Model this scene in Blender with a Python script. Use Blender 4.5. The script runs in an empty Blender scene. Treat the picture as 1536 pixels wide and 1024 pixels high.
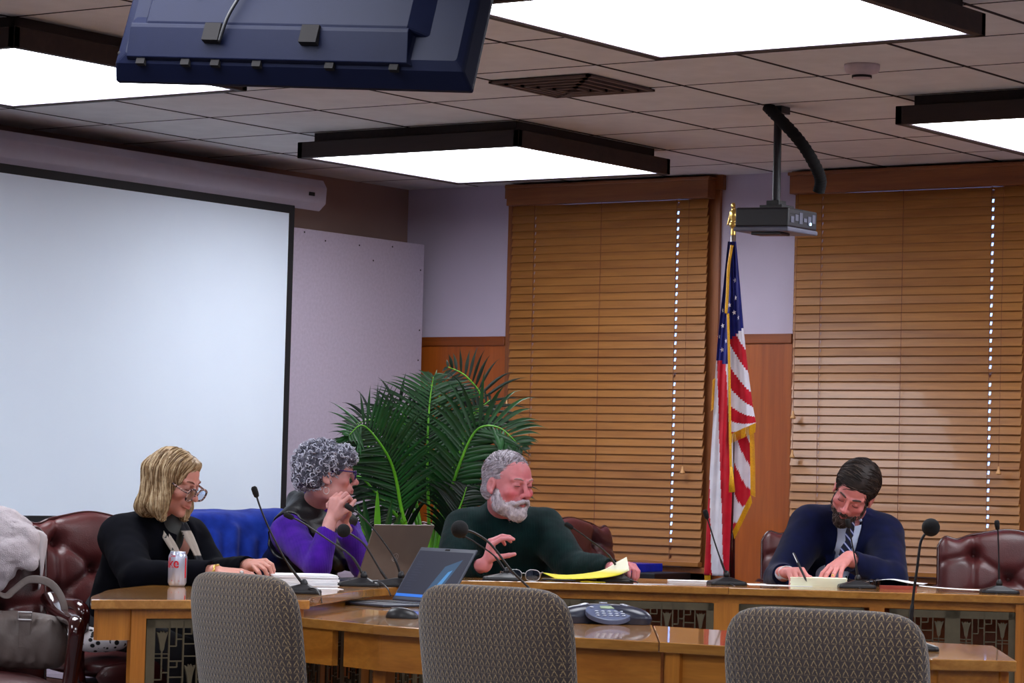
import bpy, bmesh, math, random
import numpy as np
from mathutils import Vector, Matrix
random.seed(7)
PI = math.pi
scn = bpy.context.scene
COL = scn.collection

# ------------------------------------------------------------------ camera
FPX, YAW, PIT, ROLL = 4354.0, math.radians(35.2246), math.radians(2.7576), math.radians(1.4663)
CAMZ = 1.17
CF = np.array([-math.sin(YAW)*math.cos(PIT), math.cos(YAW)*math.cos(PIT), math.sin(PIT)])
_r = np.array([math.cos(YAW), math.sin(YAW), 0.0]); _u = np.cross(_r, CF)
CR = _r*math.cos(ROLL) + _u*math.sin(ROLL)
CU = -_r*math.sin(ROLL) + _u*math.cos(ROLL)
C0 = np.array([0, 0, CAMZ])
GX = np.array([math.cos(YAW), math.sin(YAW), 0.0])      # horizontal, to the right as seen from the door
GY = np.array([-math.sin(YAW), math.cos(YAW), 0.0])     # horizontal, into the room
def ray(px, py): return (px-768)/FPX*CR - (py-512)/FPX*CU + CF
def W(px, py, d):                 # the point seen at a pixel, d metres into the room
    r = ray(px, py); return C0 + r*d/(r@GY)
def U(px, py, z):                 # on a level surface at height z
    r = ray(px, py); return C0 + r*(z-CAMZ)/r[2]
def S(px, d, z):                  # on the column of pixels px, depth d, height z
    py = 700
    for _ in range(6):
        p = W(px, py, d); py -= (z-p[2])*FPX/d
    return W(px, py, d)
def G(a, b, z=0.0): return GX*a + GY*b + np.array([0, 0, z])
def toG(p): p = np.asarray(p, float); return np.array([p@GX, p@GY, p[2]])

cd = bpy.data.cameras.new('camera'); cam = bpy.data.objects.new('camera', cd); COL.objects.link(cam)
cd.sensor_width = 36; cd.lens = FPX/1536*36; cd.clip_start = .05; cd.clip_end = 200
M_ = Matrix(((CR[0], CU[0], -CF[0], 0), (CR[1], CU[1], -CF[1], 0), (CR[2], CU[2], -CF[2], CAMZ), (0, 0, 0, 1)))
cam.matrix_world = M_
scn.camera = cam

# ------------------------------------------------------------------ materials
def lin(c): return tuple(((x/12.92) if x <= .04045 else ((x+.055)/1.055)**2.4) for x in c)
def rgb(r, g, b): return lin((r/255, g/255, b/255)) + (1,)
class NT:
    def __init__(s, name):
        s.m = bpy.data.materials.new(name); s.m.use_nodes = True; s.n = s.m.node_tree.nodes; s.l = s.m.node_tree.links
        s.b = s.n['Principled BSDF']
    def new(s, t, **kw):
        n = s.n.new(t)
        for k, v in kw.items():
            if hasattr(n, k): setattr(n, k, v)
            else: n.inputs[k].default_value = v
        return n
    def link(s, a, b): s.l.new(a, b)
    def coord(s, kind='Object', scale=(1, 1, 1), rot=(0, 0, 0)):
        t = s.new('ShaderNodeTexCoord'); mp = s.new('ShaderNodeMapping'); s.link(t.outputs[kind], mp.inputs[0])
        mp.inputs['Scale'].default_value = scale; mp.inputs['Rotation'].default_value = rot; return mp.outputs[0]
    def noise(s, vec, scale, detail=3, rough=.5, dist=0):
        n = s.new('ShaderNodeTexNoise'); s.link(vec, n.inputs['Vector']); n.inputs['Scale'].default_value = scale
        n.inputs['Detail'].default_value = detail; n.inputs['Roughness'].default_value = rough; n.inputs['Distortion'].default_value = dist
        return n.outputs['Fac']
    def ramp(s, fac, stops):
        r = s.new('ShaderNodeValToRGB'); s.link(fac, r.inputs[0]); e = r.color_ramp.elements
        while len(e) < len(stops): e.new(.5)
        for el, (p, c) in zip(e, stops): el.position = p; el.color = c
        return r.outputs[0]
    def mix(s, fac, a, b, blend='MIX'):
        m = s.new('ShaderNodeMix', data_type='RGBA', blend_type=blend)
        for i, v in ((0, fac), (6, a), (7, b)):
            if hasattr(v, 'is_output'): s.link(v, m.inputs[i])
            else: m.inputs[i].default_value = v
        return m.outputs[2]
    def math(s, op, a, b=None, c=None):
        m = s.new('ShaderNodeMath', operation=op)
        for i, v in enumerate((a, b, c)):
            if v is None: continue
            if hasattr(v, 'is_output'): s.link(v, m.inputs[i])
            else: m.inputs[i].default_value = v
        return m.outputs[0]
    def bump(s, h, strength=.3, dist=.002):
        b = s.new('ShaderNodeBump'); s.link(h, b.inputs['Height']); b.inputs['Strength'].default_value = strength
        b.inputs['Distance'].default_value = dist; s.link(b.outputs[0], s.b.inputs['Normal'])
    def base(s, c):
        if hasattr(c, 'is_output'): s.link(c, s.b.inputs['Base Color'])
        else: s.b.inputs['Base Color'].default_value = c
    def set(s, **k):
        for a, v in k.items(): s.b.inputs[a.replace('_', ' ')].default_value = v
        return s
def plain(name, c, rough=.5, var=.12, nscale=20, metal=0, bump=0, bscale=200, bdist=.001, **kw):
    t = NT(name); v = t.coord(); n = t.noise(v, nscale)
    d = tuple(x*(1-var) for x in c[:3])+(1,); e = tuple(min(1, x*(1+var)) for x in c[:3])+(1,)
    t.base(t.ramp(n, [(.3, d), (.7, e)])); t.set(Roughness=rough, Metallic=metal, **kw)
    if bump: t.bump(t.noise(v, bscale, 4), bump, bdist)
    return t.m
def wood(name, dark, light, axis='x', rough=.35, scale=1., coat=0.0, var=1.0):
    t = NT(name); sc = {'x': (.5, 9, 9), 'y': (9, .5, 9), 'z': (9, 9, .5)}[axis]
    v = t.coord('Object', tuple(a*scale for a in sc))
    n1 = t.noise(v, 1.6, 6, .6, 1.2); n2 = t.noise(v, 14, 3, .6)
    c = t.ramp(n1, [(.25, dark), (.75, light)])
    k = t.math('MULTIPLY_ADD', n2, .5*var, 1-.25*var)
    c = t.mix(1.0, c, t.mix(0, (1, 1, 1, 1), (1, 1, 1, 1)), 'MULTIPLY')
    hs = t.new('ShaderNodeHueSaturation'); t.link(c, hs.inputs['Color']); t.link(k, hs.inputs['Value'])
    t.base(hs.outputs[0]); t.set(Roughness=rough, Coat_Weight=coat, Coat_Roughness=.04)
    t.bump(n2, .02, .0006)
    return t.m

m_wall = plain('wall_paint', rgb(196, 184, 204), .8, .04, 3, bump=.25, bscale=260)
m_wall_dark = plain('tan_wall', rgb(150, 122, 112), .85, .06, 3, bump=.2, bscale=200)  # browner and darker than the other walls
m_ceil = plain('ceiling_tile', rgb(226, 226, 226), .95, .05, 9, bump=.5, bscale=190, bdist=.003)
m_bar = plain('ceiling_groove', rgb(46, 38, 42), .8)
m_carpet = plain('carpet', rgb(104, 100, 104), .98, .25, 140, bump=.5)
m_panel = plain('tackboard_panel', rgb(184, 172, 190), .9, .06, 60, bump=.3, bscale=300)
m_screen = plain('projection_fabric', rgb(228, 240, 255), .75, .01, 4)
m_black = plain('black_fabric_border', rgb(14, 14, 20), .7)
m_housing = plain('white_enamel', rgb(176, 170, 186), .45, .03)
m_lampwood = wood('light_frame_wood', rgb(34, 24, 24), rgb(56, 40, 36), 'x', .6)
m_lampwood_y = wood('light_frame_wood_along', rgb(34, 24, 24), rgb(56, 40, 36), 'y', .6)
m_oak = wood('golden_oak', rgb(150, 86, 24), rgb(194, 128, 48), 'x', .3, 1, .35)
m_oaktop = wood('golden_oak_top', rgb(150, 96, 36), rgb(190, 134, 62), 'x', .24, 1, .9)
m_oakz = wood('golden_oak_upright', rgb(156, 88, 22), rgb(198, 128, 46), 'z', .35, 1, .2)
m_wains = wood('wainscot_wood', rgb(138, 64, 16), rgb(176, 90, 26), 'z', .4, .7, .2)
m_rail = wood('rail_wood', rgb(118, 56, 16), rgb(150, 76, 24), 'x', .4)
m_case = wood('window_casing_wood', rgb(120, 66, 34), rgb(160, 96, 50), 'z', .45)
m_casex = wood('window_header_wood', rgb(120, 66, 34), rgb(160, 96, 50), 'x', .45)
m_darkwood = wood('mahogany', rgb(36, 10, 12), rgb(70, 22, 20), 'x', .16, 1, .7)
m_metal = plain('brushed_steel', (.6, .6, .62, 1), .3, .05, metal=1)
m_brass = plain('brass', (.75, .5, .14, 1), .3, .08, metal=1)
m_gold = plain('gold_fringe', rgb(226, 168, 20), .6, .2, 300, bump=.4)
m_blackpl = plain('black_plastic', rgb(16, 16, 21), .4, .1, bump=.1, bscale=600)
m_blackmat = plain('black_foam', rgb(14, 14, 17), .95, .3, 200, bump=.8, bscale=900)
m_paper = plain('white_paper', rgb(246, 247, 252), .7, .02)
m_yellow = plain('yellow_legal_paper', rgb(240, 222, 40), .7, .04)
m_cream = plain('cream_paper', rgb(255, 255, 226), .7, .02)
m_grille = plain('bronze_grille', rgb(92, 82, 62), .5, .12, 30, metal=.35)
m_bluegrille = m_grille
m_dark = plain('dark_interior', rgb(16, 12, 14), .9)

def glass(name, tint=(1, 1, 1, 1), rough=.0):
    t = NT(name); t.base(tint); t.set(Roughness=rough, Transmission_Weight=1.0, IOR=1.15); return t.m
m_glass = glass('clear_glass', (.95, .97, 1, 1))
def emis(name, c, s, base=(.8, .8, .8, 1)):
    t = NT(name); v = t.coord(); n = t.noise(v, 6)
    t.base(base); t.set(Roughness=.5, Specular_IOR_Level=.2); cc = t.ramp(n, [(.3, tuple(x*.97 for x in c[:3])+(1,)), (.7, c)])
    t.link(cc, t.b.inputs['Emission Color']); t.b.inputs['Emission Strength'].default_value = s; return t.m
m_diff = emis('luminous_diffuser', (.90, .93, 1.0, 1), 9.0)

def leather(name, a, b):
    t = NT(name); v = t.coord(); n = t.noise(v, 5, 4); t.base(t.ramp(n, [(.3, a), (.7, b)]))
    t.set(Roughness=.38, Coat_Weight=.12, Coat_Roughness=.25)
    vo = t.new('ShaderNodeTexVoronoi'); t.link(v, vo.inputs['Vector']); vo.inputs['Scale'].default_value = 260
    n2 = t.noise(v, 14, 4)
    t.bump(t.math('ADD', t.math('MULTIPLY', vo.outputs['Distance'], .3), t.math('MULTIPLY', n2, 1.6)), .35, .004); return t.m
m_leather = leather('oxblood_leather', rgb(60, 22, 24), rgb(92, 38, 38))
m_leather2 = leather('brown_leather', rgb(66, 26, 20), rgb(92, 42, 32))

def knit(name, c, c2, freq=220, rib=True, rough=.85, st=.5, axis=0, sheen=.1):
    t = NT(name); v = t.coord(); n = t.noise(v, 18, 4)
    t.base(t.ramp(n, [(.3, c), (.7, c2)])); t.set(Roughness=rough, Sheen_Weight=sheen, Sheen_Roughness=.5, Specular_IOR_Level=.12)
    w = t.new('ShaderNodeTexWave', wave_type='BANDS', bands_direction='XYZ'[axis]); t.link(v, w.inputs['Vector']); w.inputs['Scale'].default_value = freq/6.28; w.inputs['Distortion'].default_value = 1.2; w.inputs['Detail'].default_value = 1
    n2 = t.noise(v, 500, 2)
    t.bump(t.math('ADD', t.math('MULTIPLY', w.outputs['Fac'], 1.0 if rib else .25), t.math('MULTIPLY', n2, .5)), st, .002); return t.m

def chair_fabric():
    t = NT('chevron_upholstery'); tc = t.new('ShaderNodeTexCoord'); sx = t.new('ShaderNodeSeparateXYZ'); t.link(tc.outputs['UV'], sx.inputs[0])
    u, v = sx.outputs[0], sx.outputs[1]
    vr = t.math('MULTIPLY', v, 1/.0172); row = t.math('FLOOR', vr); off = t.math('MULTIPLY', row, .12)
    uu = t.math('ABSOLUTE', t.math('SUBTRACT', t.math('FRACT', t.math('ADD', t.math('MULTIPLY', u, 1/.0172), off)), .5))
    vv = t.math('FRACT', vr)
    k0 = t.math('ABSOLUTE', t.math('SUBTRACT', t.math('ADD', t.math('MULTIPLY', uu, 1.9), vv), .92))
    k = t.math('MAXIMUM', t.math('SUBTRACT', .62, t.math('MULTIPLY', k0, 2.6)), t.math('SUBTRACT', .32, t.math('MULTIPLY', t.math('ABSOLUTE', t.math('SUBTRACT', vv, .08)), 2.2)))
    k = t.math('SUBTRACT', k, t.math('MULTIPLY', t.math('GREATER_THAN', uu, .37), .45))
    n = t.noise(t.coord('UV', (1, 1, 1)), 420, 3, .7)
    s = t.math('ADD', k, t.math('MULTIPLY', t.math('SUBTRACT', n, .5), 1.9))
    c = t.ramp(s, [(.0, rgb(54, 42, 40)), (.3, rgb(90, 74, 60)), (.62, rgb(168, 144, 102))])
    t.base(c); t.set(Roughness=.9, Sheen_Weight=.3); t.bump(s, .5, .002); return t.m
m_fabric = chair_fabric()

# ------------------------------------------------------------------ mesh helpers
class MB:
    def __init__(s): s.v = []; s.f = []; s.uv = {}; s.mi = []; s.cur = 0
    def add(s, vs, fs):
        o = len(s.v); s.v += [tuple(float(c) for c in p) for p in vs]
        for f in fs: s.f.append(tuple(o+i for i in f)); s.mi.append(s.cur)
        return o
    def box(s, lo, hi, m=None):
        (a, b, c), (d, e, f) = lo, hi
        vs = [(a, b, c), (d, b, c), (d, e, c), (a, e, c), (a, b, f), (d, b, f), (d, e, f), (a, e, f)]
        if m is not None: vs = [tuple(m @ Vector(p)) for p in vs]
        s.add(vs, [(0, 3, 2, 1), (4, 5, 6, 7), (0, 1, 5, 4), (1, 2, 6, 5), (2, 3, 7, 6), (3, 0, 4, 7)])
        return s
    def prism(s, poly, z0, z1, m=None):
        n = len(poly); vs = [(x, y, z0) for x, y in poly]+[(x, y, z1) for x, y in poly]
        if m is not None: vs = [tuple(m @ Vector(p)) for p in vs]
        s.add(vs, [tuple(range(n))[::-1], tuple(range(n, 2*n))]+[(i, (i+1) % n, n+(i+1) % n, n+i) for i in range(n)]); return s
    def tube(s, pts, r, n=10, cap=True, flat=1.0):
        pts = [np.asarray(p, float) for p in pts]; m = len(pts)
        rs = r if hasattr(r, '__len__') else [r]*m
        T = [pts[min(i+1, m-1)]-pts[max(i-1, 0)] for i in range(m)]; T = [t/(np.linalg.norm(t)+1e-12) for t in T]
        a = np.array([0, 0, 1.]) if abs(T[0][2]) < .9 else np.array([1., 0, 0])
        N = np.cross(T[0], a); N /= np.linalg.norm(N); vs = []
        for i in range(m):
            N = N-T[i]*(N@T[i]); N /= np.linalg.norm(N)+1e-12; B = np.cross(T[i], N)
            for k in range(n):
                th = 2*PI*k/n; vs.append(pts[i]+rs[i]*(math.cos(th)*N+flat*math.sin(th)*B))
        fs = [(i*n+k, i*n+(k+1) % n, (i+1)*n+(k+1) % n, (i+1)*n+k) for i in range(m-1) for k in range(n)]
        if cap: fs += [tuple(range(n))[::-1], tuple((m-1)*n+k for k in range(n))]
        s.add(vs, fs); return s
    def lathe(s, prof, n=24, m=None, o=(0, 0, 0), cap=True):
        vs = [(o[0]+r*math.cos(2*PI*k/n), o[1]+r*math.sin(2*PI*k/n), o[2]+z) for r, z in prof for k in range(n)]
        if m is not None: vs = [tuple(m @ Vector(p)) for p in vs]
        q = len(prof)
        fs = [(i*n+k, i*n+(k+1) % n, (i+1)*n+(k+1) % n, (i+1)*n+k) for i in range(q-1) for k in range(n)]
        if cap: fs += [tuple(range(n))[::-1], tuple((q-1)*n+k for k in range(n))]
        s.add(vs, fs); return s
    def ball(s, c, r, n=16, h=10, m=None):
        c = np.asarray(c, float); rr = r if hasattr(r, '__len__') else (r, r, r)
        vs = []; 
        for i in range(1, h):
            ph = PI*i/h
            for k in range(n): vs.append((rr[0]*math.sin(ph)*math.cos(2*PI*k/n), rr[1]*math.sin(ph)*math.sin(2*PI*k/n), rr[2]*math.cos(ph)))
        vs += [(0, 0, rr[2]), (0, 0, -rr[2])]
        if m is not None: vs = [tuple(m @ Vector(p)) for p in vs]
        vs = [tuple(np.asarray(p)+c) for p in vs]
        q = (h-1)*n
        fs = [(i*n+k, (i+1)*n+k, (i+1)*n+(k+1) % n, i*n+(k+1) % n) for i in range(h-2) for k in range(n)]
        fs += [(q, k, (k+1) % n) for k in range(n)]+[(q+1, (h-2)*n+(k+1) % n, (h-2)*n+k) for k in range(n)]
        s.add(vs, fs); return s
    def grid(s, fn, nu, nv, closed_u=False):
        vs = [fn(i/nu, j/nv) for j in range(nv+1) for i in range(nu+(0 if closed_u else 1))]
        w = nu if closed_u else nu+1
        fs = [(j*w+i, j*w+(i+1) % w, (j+1)*w+(i+1) % w, (j+1)*w+i) for j in range(nv) for i in range(nu)]
        s.add(vs, fs); return s
    def build(s, name, mat, parent=None, smooth=False, bevel=0, o=None, solid=0, sub=0, rot=0, seg=2):
        # o: world origin for the object; vertices are given in world unless parent is given (then relative to parent's frame)
        me = bpy.data.meshes.new(name)
        vs = s.v
        if o is not None: vs = [tuple(a-b for a, b in zip(p, o)) for p in vs]
        me.from_pydata(vs, [], s.f); 
        for mm in (mat if isinstance(mat, (list, tuple)) else [mat]): me.materials.append(mm)
        if any(s.mi): me.polygons.foreach_set('material_index', s.mi)
        bm = bmesh.new(); bm.from_mesh(me); bmesh.ops.recalc_face_normals(bm, faces=bm.faces); bm.to_mesh(me); bm.free()
        if smooth: me.polygons.foreach_set('use_smooth', [True]*len(me.polygons))
        ob = bpy.data.objects.new(name, me); COL.objects.link(ob)
        if o is not None: ob.location = o
        if rot: ob.rotation_euler.z = rot
        if parent is not None: ob.parent = parent
        if solid:
            md = ob.modifiers.new('solid', 'SOLIDIFY'); md.thickness = solid; md.offset = 0
        if bevel:
            md = ob.modifiers.new('bevel', 'BEVEL'); md.width = bevel; md.segments = seg; md.limit_method = 'ANGLE'; md.angle_limit = .6
        if sub:
            md = ob.modifiers.new('sub', 'SUBSURF'); md.levels = sub; md.render_levels = sub
        return ob
def tag(o, label, cat, group=None, kind=None):
    if label: o['label'] = label
    if cat: o['category'] = cat
    if group: o['group'] = group
    if kind: o['kind'] = kind
    return o
def empty(name, loc, rz=0, label=None, cat=None, group=None):
    o = bpy.data.objects.new(name, None); COL.objects.link(o); o.empty_display_size = .05
    o.location = tuple(float(c) for c in loc); o.rotation_euler.z = rz
    return tag(o, label, cat, group)
def struct(o): o['kind'] = 'structure'; return o
def kids(o): return [c for c in bpy.data.objects if c.parent == o]
def copy_tree(o, parent=None):
    c = o.copy(); COL.objects.link(c); c.parent = parent
    for ch in kids(o): copy_tree(ch, c)
    return c
def bez(p, n=16):
    p = [np.asarray(q, float) for q in p]; out = []
    for i in range(n+1):
        t = i/n; q = p
        while len(q) > 1: q = [a*(1-t)+b*t for a, b in zip(q[:-1], q[1:])]
        out.append(q[0])
    return out
def spline(P, n=8):
    P = [np.asarray(q, float) for q in P]; out = []
    for i in range(len(P)-1):
        a, b, c, d = P[max(i-1, 0)], P[i], P[i+1], P[min(i+2, len(P)-1)]
        for k in range(n):
            t = k/n; out.append(.5*((2*b)+(-a+c)*t+(2*a-5*b+4*c-d)*t*t+(-a+3*b-3*c+d)*t**3))
    out.append(P[-1]); return out
# ------------------------------------------------------------------ the room
XL, XR, YF, YB, ZC = -9.5, 4.0, -4.0, 12.45, 2.73
struct(MB().box((XL-.2, YF-.2, -.1), (XR+.2, YB+.35, 0)).build('floor', m_carpet))
# ceiling of square tiles with grooves between them
T = .6096; cb = MB(); bx0 = -5.98 + T*math.floor((XL+5.98)/T); by0 = 10.19 + T*math.floor((YF-10.19)/T)
i = 0
while bx0+i*T < XR:
    j = 0
    while by0+j*T < YB:
        x0, x1 = max(bx0+i*T, XL-.02), min(bx0+(i+1)*T, XR+.02); y0, y1 = max(by0+j*T, YF-.02), min(by0+(j+1)*T, YB+.02)
        g, h = .011, .008
        if x1-x0 > .03 and y1-y0 > .03:
            a = [(x0+g, y0+h, ZC), (x1-g, y0+h, ZC), (x1-g, y1-h, ZC), (x0+g, y1-h, ZC)]
            b = [(x0+.002, y0+.002, ZC+.012), (x1-.002, y0+.002, ZC+.012), (x1-.002, y1-.002, ZC+.012), (x0+.002, y1-.002, ZC+.012)]
            cb.cur = 0; cb.add(a+b, [(0, 1, 2, 3)]); cb.cur = 1; cb.add(a+b, [(k, (k+1) % 4, 4+(k+1) % 4, 4+k) for k in range(4)])
        j += 1
    i += 1
cb.cur = 1; cb.box((XL-.2, YF-.2, ZC+.012), (XR+.2, YB+.35, ZC+.1))
struct(cb.build('ceiling', [m_ceil, m_bar]))
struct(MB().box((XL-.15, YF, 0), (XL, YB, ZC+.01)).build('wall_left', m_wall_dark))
struct(MB().box((XR, YF, 0), (XR+.15, YB, ZC+.01)).build('wall_right', m_wall))
struct(MB().box((XL, YF-.15, 0), (XR, YF, ZC+.01)).build('wall_front', m_wall))
WIN = [(-8.64, -7.70), (-6.93, -5.975)]
SILL, HEAD = .80, 2.64
wb = MB(); xs = [XL]+[v for w in WIN for v in w]+[XR]
for k in range(0, len(xs), 2): wb.box((xs[k], YB, 0), (xs[k+1], YB+.25, ZC+.01))
for a, b in WIN: wb.box((a, YB, 0), (b, YB+.25, SILL)); wb.box((a, YB, HEAD), (b, YB+.25, ZC+.01))
struct(wb.build('wall_back', m_wall))
# wainscot and its rail, between the window casings
wn = MB(); rl = MB()
CAS = [(-8.82, -7.52), (-7.09, -5.80)]
xx = [XL]+[v for c in CAS for v in c]+[XR]
for k in range(0, len(xx), 2):
    a, b = xx[k], xx[k+1]; n = max(1, round((b-a)/.62)); w = (b-a)/n
    for q in range(n): wn.box((a+q*w+.002, YB-.018, .1), (a+(q+1)*w-.002, YB, 1.885))
    rl.box((a, YB-.03, 1.882), (b, YB, 1.93))
struct(wn.build('trim_1', m_wains)); struct(rl.build('trim_2', m_rail, bevel=.004))
bb = MB(); bb.box((XL, YB-.028, 0), (XR, YB-.018, .1)); struct(bb.build('baseboard_back', m_rail))
struct(MB().box((XL, YF, 0), (XL+.018, YB-.03, .1)).build('baseboard_left', m_rail))

t = NT('window_pane'); tr = t.new('ShaderNodeBsdfTransparent'); gl = t.new('ShaderNodeBsdfGlossy'); gl.inputs['Roughness'].default_value = .02
mx = t.new('ShaderNodeMixShader'); mx.inputs[0].default_value = .06; t.link(tr.outputs[0], mx.inputs[1]); t.link(gl.outputs[0], mx.inputs[2])
t.link(mx.outputs[0], t.n['Material Output'].inputs['Surface']); m_pane = t.m
m_slat = wood('blind_slat_wood', rgb(138, 84, 36), rgb(176, 118, 56), 'x', .42, 1.0, .15)
m_cord = plain('blind_cord', rgb(120, 70, 48), .8)
m_tassel = plain('turned_tassel_wood', rgb(206, 152, 96), .4)
def window(k, a, b, ca, cb_):
    w = MB()
    w.box((ca, YB-.022, .70), (a+.005, YB, 2.66)); w.box((b-.005, YB-.022, .70), (cb_, YB, 2.66))
    w.box((ca-.02, YB-.03, 2.655), (cb_+.02, YB, ZC))
    w.box((ca-.03, YB-.06, .735), (cb_+.03, YB+.02, .765)); w.box((ca, YB-.022, .64), (cb_, YB, .735))
    fr = struct(w.build('window_%d' % k, m_case, bevel=.003))
    f = MB()
    for lo, hi in (((a, .80), (a+.05, 2.64)), ((b-.05, .80), (b, 2.64)), ((a, .80), (b, .86)), ((a, 2.58), (b, 2.64)), ((a, 1.70), (b, 1.74))):
        f.box((lo[0], YB+.10, lo[1]), (hi[0], YB+.14, hi[1]))
    f.build('sash', m_case, fr)
    MB().box((a, YB+.118, .80), (b, YB+.122, 2.64)).build('pane', m_pane, fr)
    return fr
for k, ((a, b), (ca, cb_)) in enumerate(zip(WIN, CAS)): window(k+1, a, b, ca, cb_)

def blind(x0, x1, cords, tassels, label, top=2.665):
    root = empty('wooden_blind', (x0, YB-.06, .78), 0, label, 'blind', 'wooden blinds over the windows')
    o = root.location
    def R(*p): return (p[0]-o.x, p[1]-o.y, p[2]-o.z)
    yc = YB-.062; s = MB(); tau = math.radians(72); dy, dz = .0255*math.cos(tau), .0255*math.sin(tau); th = .0014
    z = .812; n = 0; rnd = random.Random(3)
    ny, nz = dz/.0255, -dy/.0255
    holes = sorted([(c, .0058 if i else .0016) for i, c in ((0, cords[0]), (1, cords[2]))])
    while z < top-.05:
        jt = rnd.uniform(-.0012, .0012); jx = rnd.uniform(-.003, .003)
        tt = tau+rnd.uniform(-.035, .035); dy, dz = .0255*math.cos(tt), .0255*math.sin(tt)
        def P(x, u, w):   # u -1 room side (low) .. 1 window side (high); w thickness side
            return R(x, yc+u*dy+w*th*ny, z+jt+u*dz+w*th*nz)
        segs = []; cur = x0+jx
        for hx, hw in holes:
            segs.append((cur, hx-hw, -1, 1)); segs.append((hx-hw, hx+hw, -1, -.28)); segs.append((hx-hw, hx+hw, .42, 1)); cur = hx+hw
        segs.append((cur, x1+jx, -1, 1))
        for a, b, u0, u1 in segs:
            vs = [P(a, u0, -1), P(b, u0, -1), P(b, u1, -1), P(a, u1, -1), P(a, u0, 1), P(b, u0, 1), P(b, u1, 1), P(a, u1, 1)]
            s.add(vs, [(0, 3, 2, 1), (4, 5, 6, 7), (0, 1, 5, 4), (1, 2, 6, 5), (2, 3, 7, 6), (3, 0, 4, 7)])
        z += .0412; n += 1
    s.build('slats', m_slat, root)
    v = MB(); v.box(R(x0-.02, YB-.10, top-.055), R(x1+.02, YB-.026, top+.05)); v.box(R(x0-.028, YB-.108, top+.035), R(x1+.028, YB-.026, top+.052))
    v.build('valance', m_casex, root, bevel=.004)
    MB().box(R(x0, YB-.085, .768), R(x1, YB-.045, .792)).build('bottom_rail', m_slat, root, bevel=.003)
    for c in cords:
        q = MB()
        for dx in (-.0012,): q.tube([R(c, YB-.0765, .80), R(c, YB-.0765, top-.05)], .0014, 6)
        q.build('ladder_cord', m_cord, root)
    for (tx, tz) in tassels:
        tb = MB(); pr = [(.002, .028), (.0045, .026), (.005, .018), (.008, .006), (.0135, -.004), (.0125, -.01), (.006, -.012)]
        tb.lathe(pr, 12, o=R(tx, YB-.105, tz)); ts = tb.build('tassel', m_tassel, root, smooth=True)
        cq = MB(); cq.tube([R(tx, YB-.105, tz+.026), R(tx, YB-.098, top-.05)], .0011, 5); cq.build('pull_cord', m_cord, root)
    return root
blind(-8.76, -7.565, (-8.613, -8.196, -7.741), ((-8.742, 1.565), (-8.742, 1.34), (-7.655, 1.24)), 'wooden slat blind over the left window, beside the palm')
blind(-7.06, -5.84, (-6.909, -6.465, -6.002), ((-7.03, 1.52), (-7.03, 1.33), (-5.93, 1.27)), 'wooden slat blind over the right window, behind the man in the suit')

# sky beyond the glass
wld = bpy.data.worlds.new('sky'); scn.world = wld; wld.use_nodes = True
bg = wld.node_tree.nodes['Background']; bg.inputs[0].default_value = (.22, .42, 1.0, 1); bg.inputs[1].default_value = 4.0

# tackboard panel leaning in the corner
pm = MB(); pm.box((-9.33, 8.6, .0), (-9.30, 12.34, 2.418)); pn = pm.build('tackboard_panel', m_panel, bevel=.002)
tag(pn, 'tall pale grey tackboard panel with pin holes, standing in the corner beside the screen', 'board')
ph = MB(); rr = random.Random(5)
for (y, z) in ((11.33, 2.40), (11.50, 2.37), (11.78, 2.37), (12.06, 2.385), (12.31, 2.28), (12.315, 1.96), (12.30, 1.66), (12.28, 1.44), (12.31, 1.80), (11.6, 1.05), (11.9, 2.3), (12.31, 1.36), (12.22, 1.31), (12.25, 1.5)):
    MB().box((-9.302, y-.004, z-.004), (-9.2985, y+.004, z+.004)).build('pin_hole', m_bar, pn)
for k in range(26):
    z = rr.uniform(1.15, 1.62); ph.box((-9.302, 12.335-rr.uniform(0, .05), z), (-9.2988, 12.338, z+rr.uniform(.004, .02)))
tr_ = ph.build('torn_spots', m_bar, pn); tr_['kind'] = 'stuff'

# projection screen
SX = -9.22; y0s, y1s = 8.3, 11.108
ps = empty('projection_screen', (SX-.05, 9.7, .90), 0, 'large white pull-down projection screen with black border on the left wall', 'projection screen')
def R(o, p): return (p[0]-o.location.x, p[1]-o.location.y, p[2]-o.location.z)
MB().box(R(ps, (SX-.003, y0s, .962)), R(ps, (SX, y1s, 2.473))).build('screen_surface', m_screen, ps)
b = MB()
b.box(R(ps, (SX-.005, y0s-.04, 2.473)), R(ps, (SX+.001, y1s+.042, 2.53))); b.box(R(ps, (SX-.005, y1s, .925)), R(ps, (SX+.001, y1s+.042, 2.474)))
b.box(R(ps, (SX-.005, y0s-.04, .925)), R(ps, (SX+.001, y0s, 2.474))); b.box(R(ps, (SX-.005, y0s-.04, .885)), R(ps, (SX+.001, y1s+.042, .963)))
b.build('border', m_black, ps)
MB().tube([R(ps, (SX, y0s-.04, .88)), R(ps, (SX, y1s+.042, .88))], .014, 12).build('weight_bar', m_blackpl, ps)
h = MB(); pr = [(-9.40, 2.535), (-9.23, 2.505), (-9.19, 2.54), (-9.185, 2.62), (-9.21, 2.66), (-9.40, 2.66)]
n = len(pr); vs = [R(ps, (x, y, z)) for y in (8.05, 11.36) for x, z in pr]
h.add(vs, [tuple(range(n)), tuple(range(2*n-1, n-1, -1))]+[(i, (i+1) % n, n+(i+1) % n, n+i) for i in range(n)])
hs = h.build('housing', m_housing, ps, bevel=.004)
MB().box(R(ps, (-9.29, 11.356, 2.59)), R(ps, (-9.25, 11.364, 2.61))).build('slot', m_black, hs)
MB().box(R(ps, (-9.192, 11.22, 2.572)), R(ps, (-9.183, 11.262, 2.59))).build('slot', m_black, hs)
b = MB()
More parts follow.
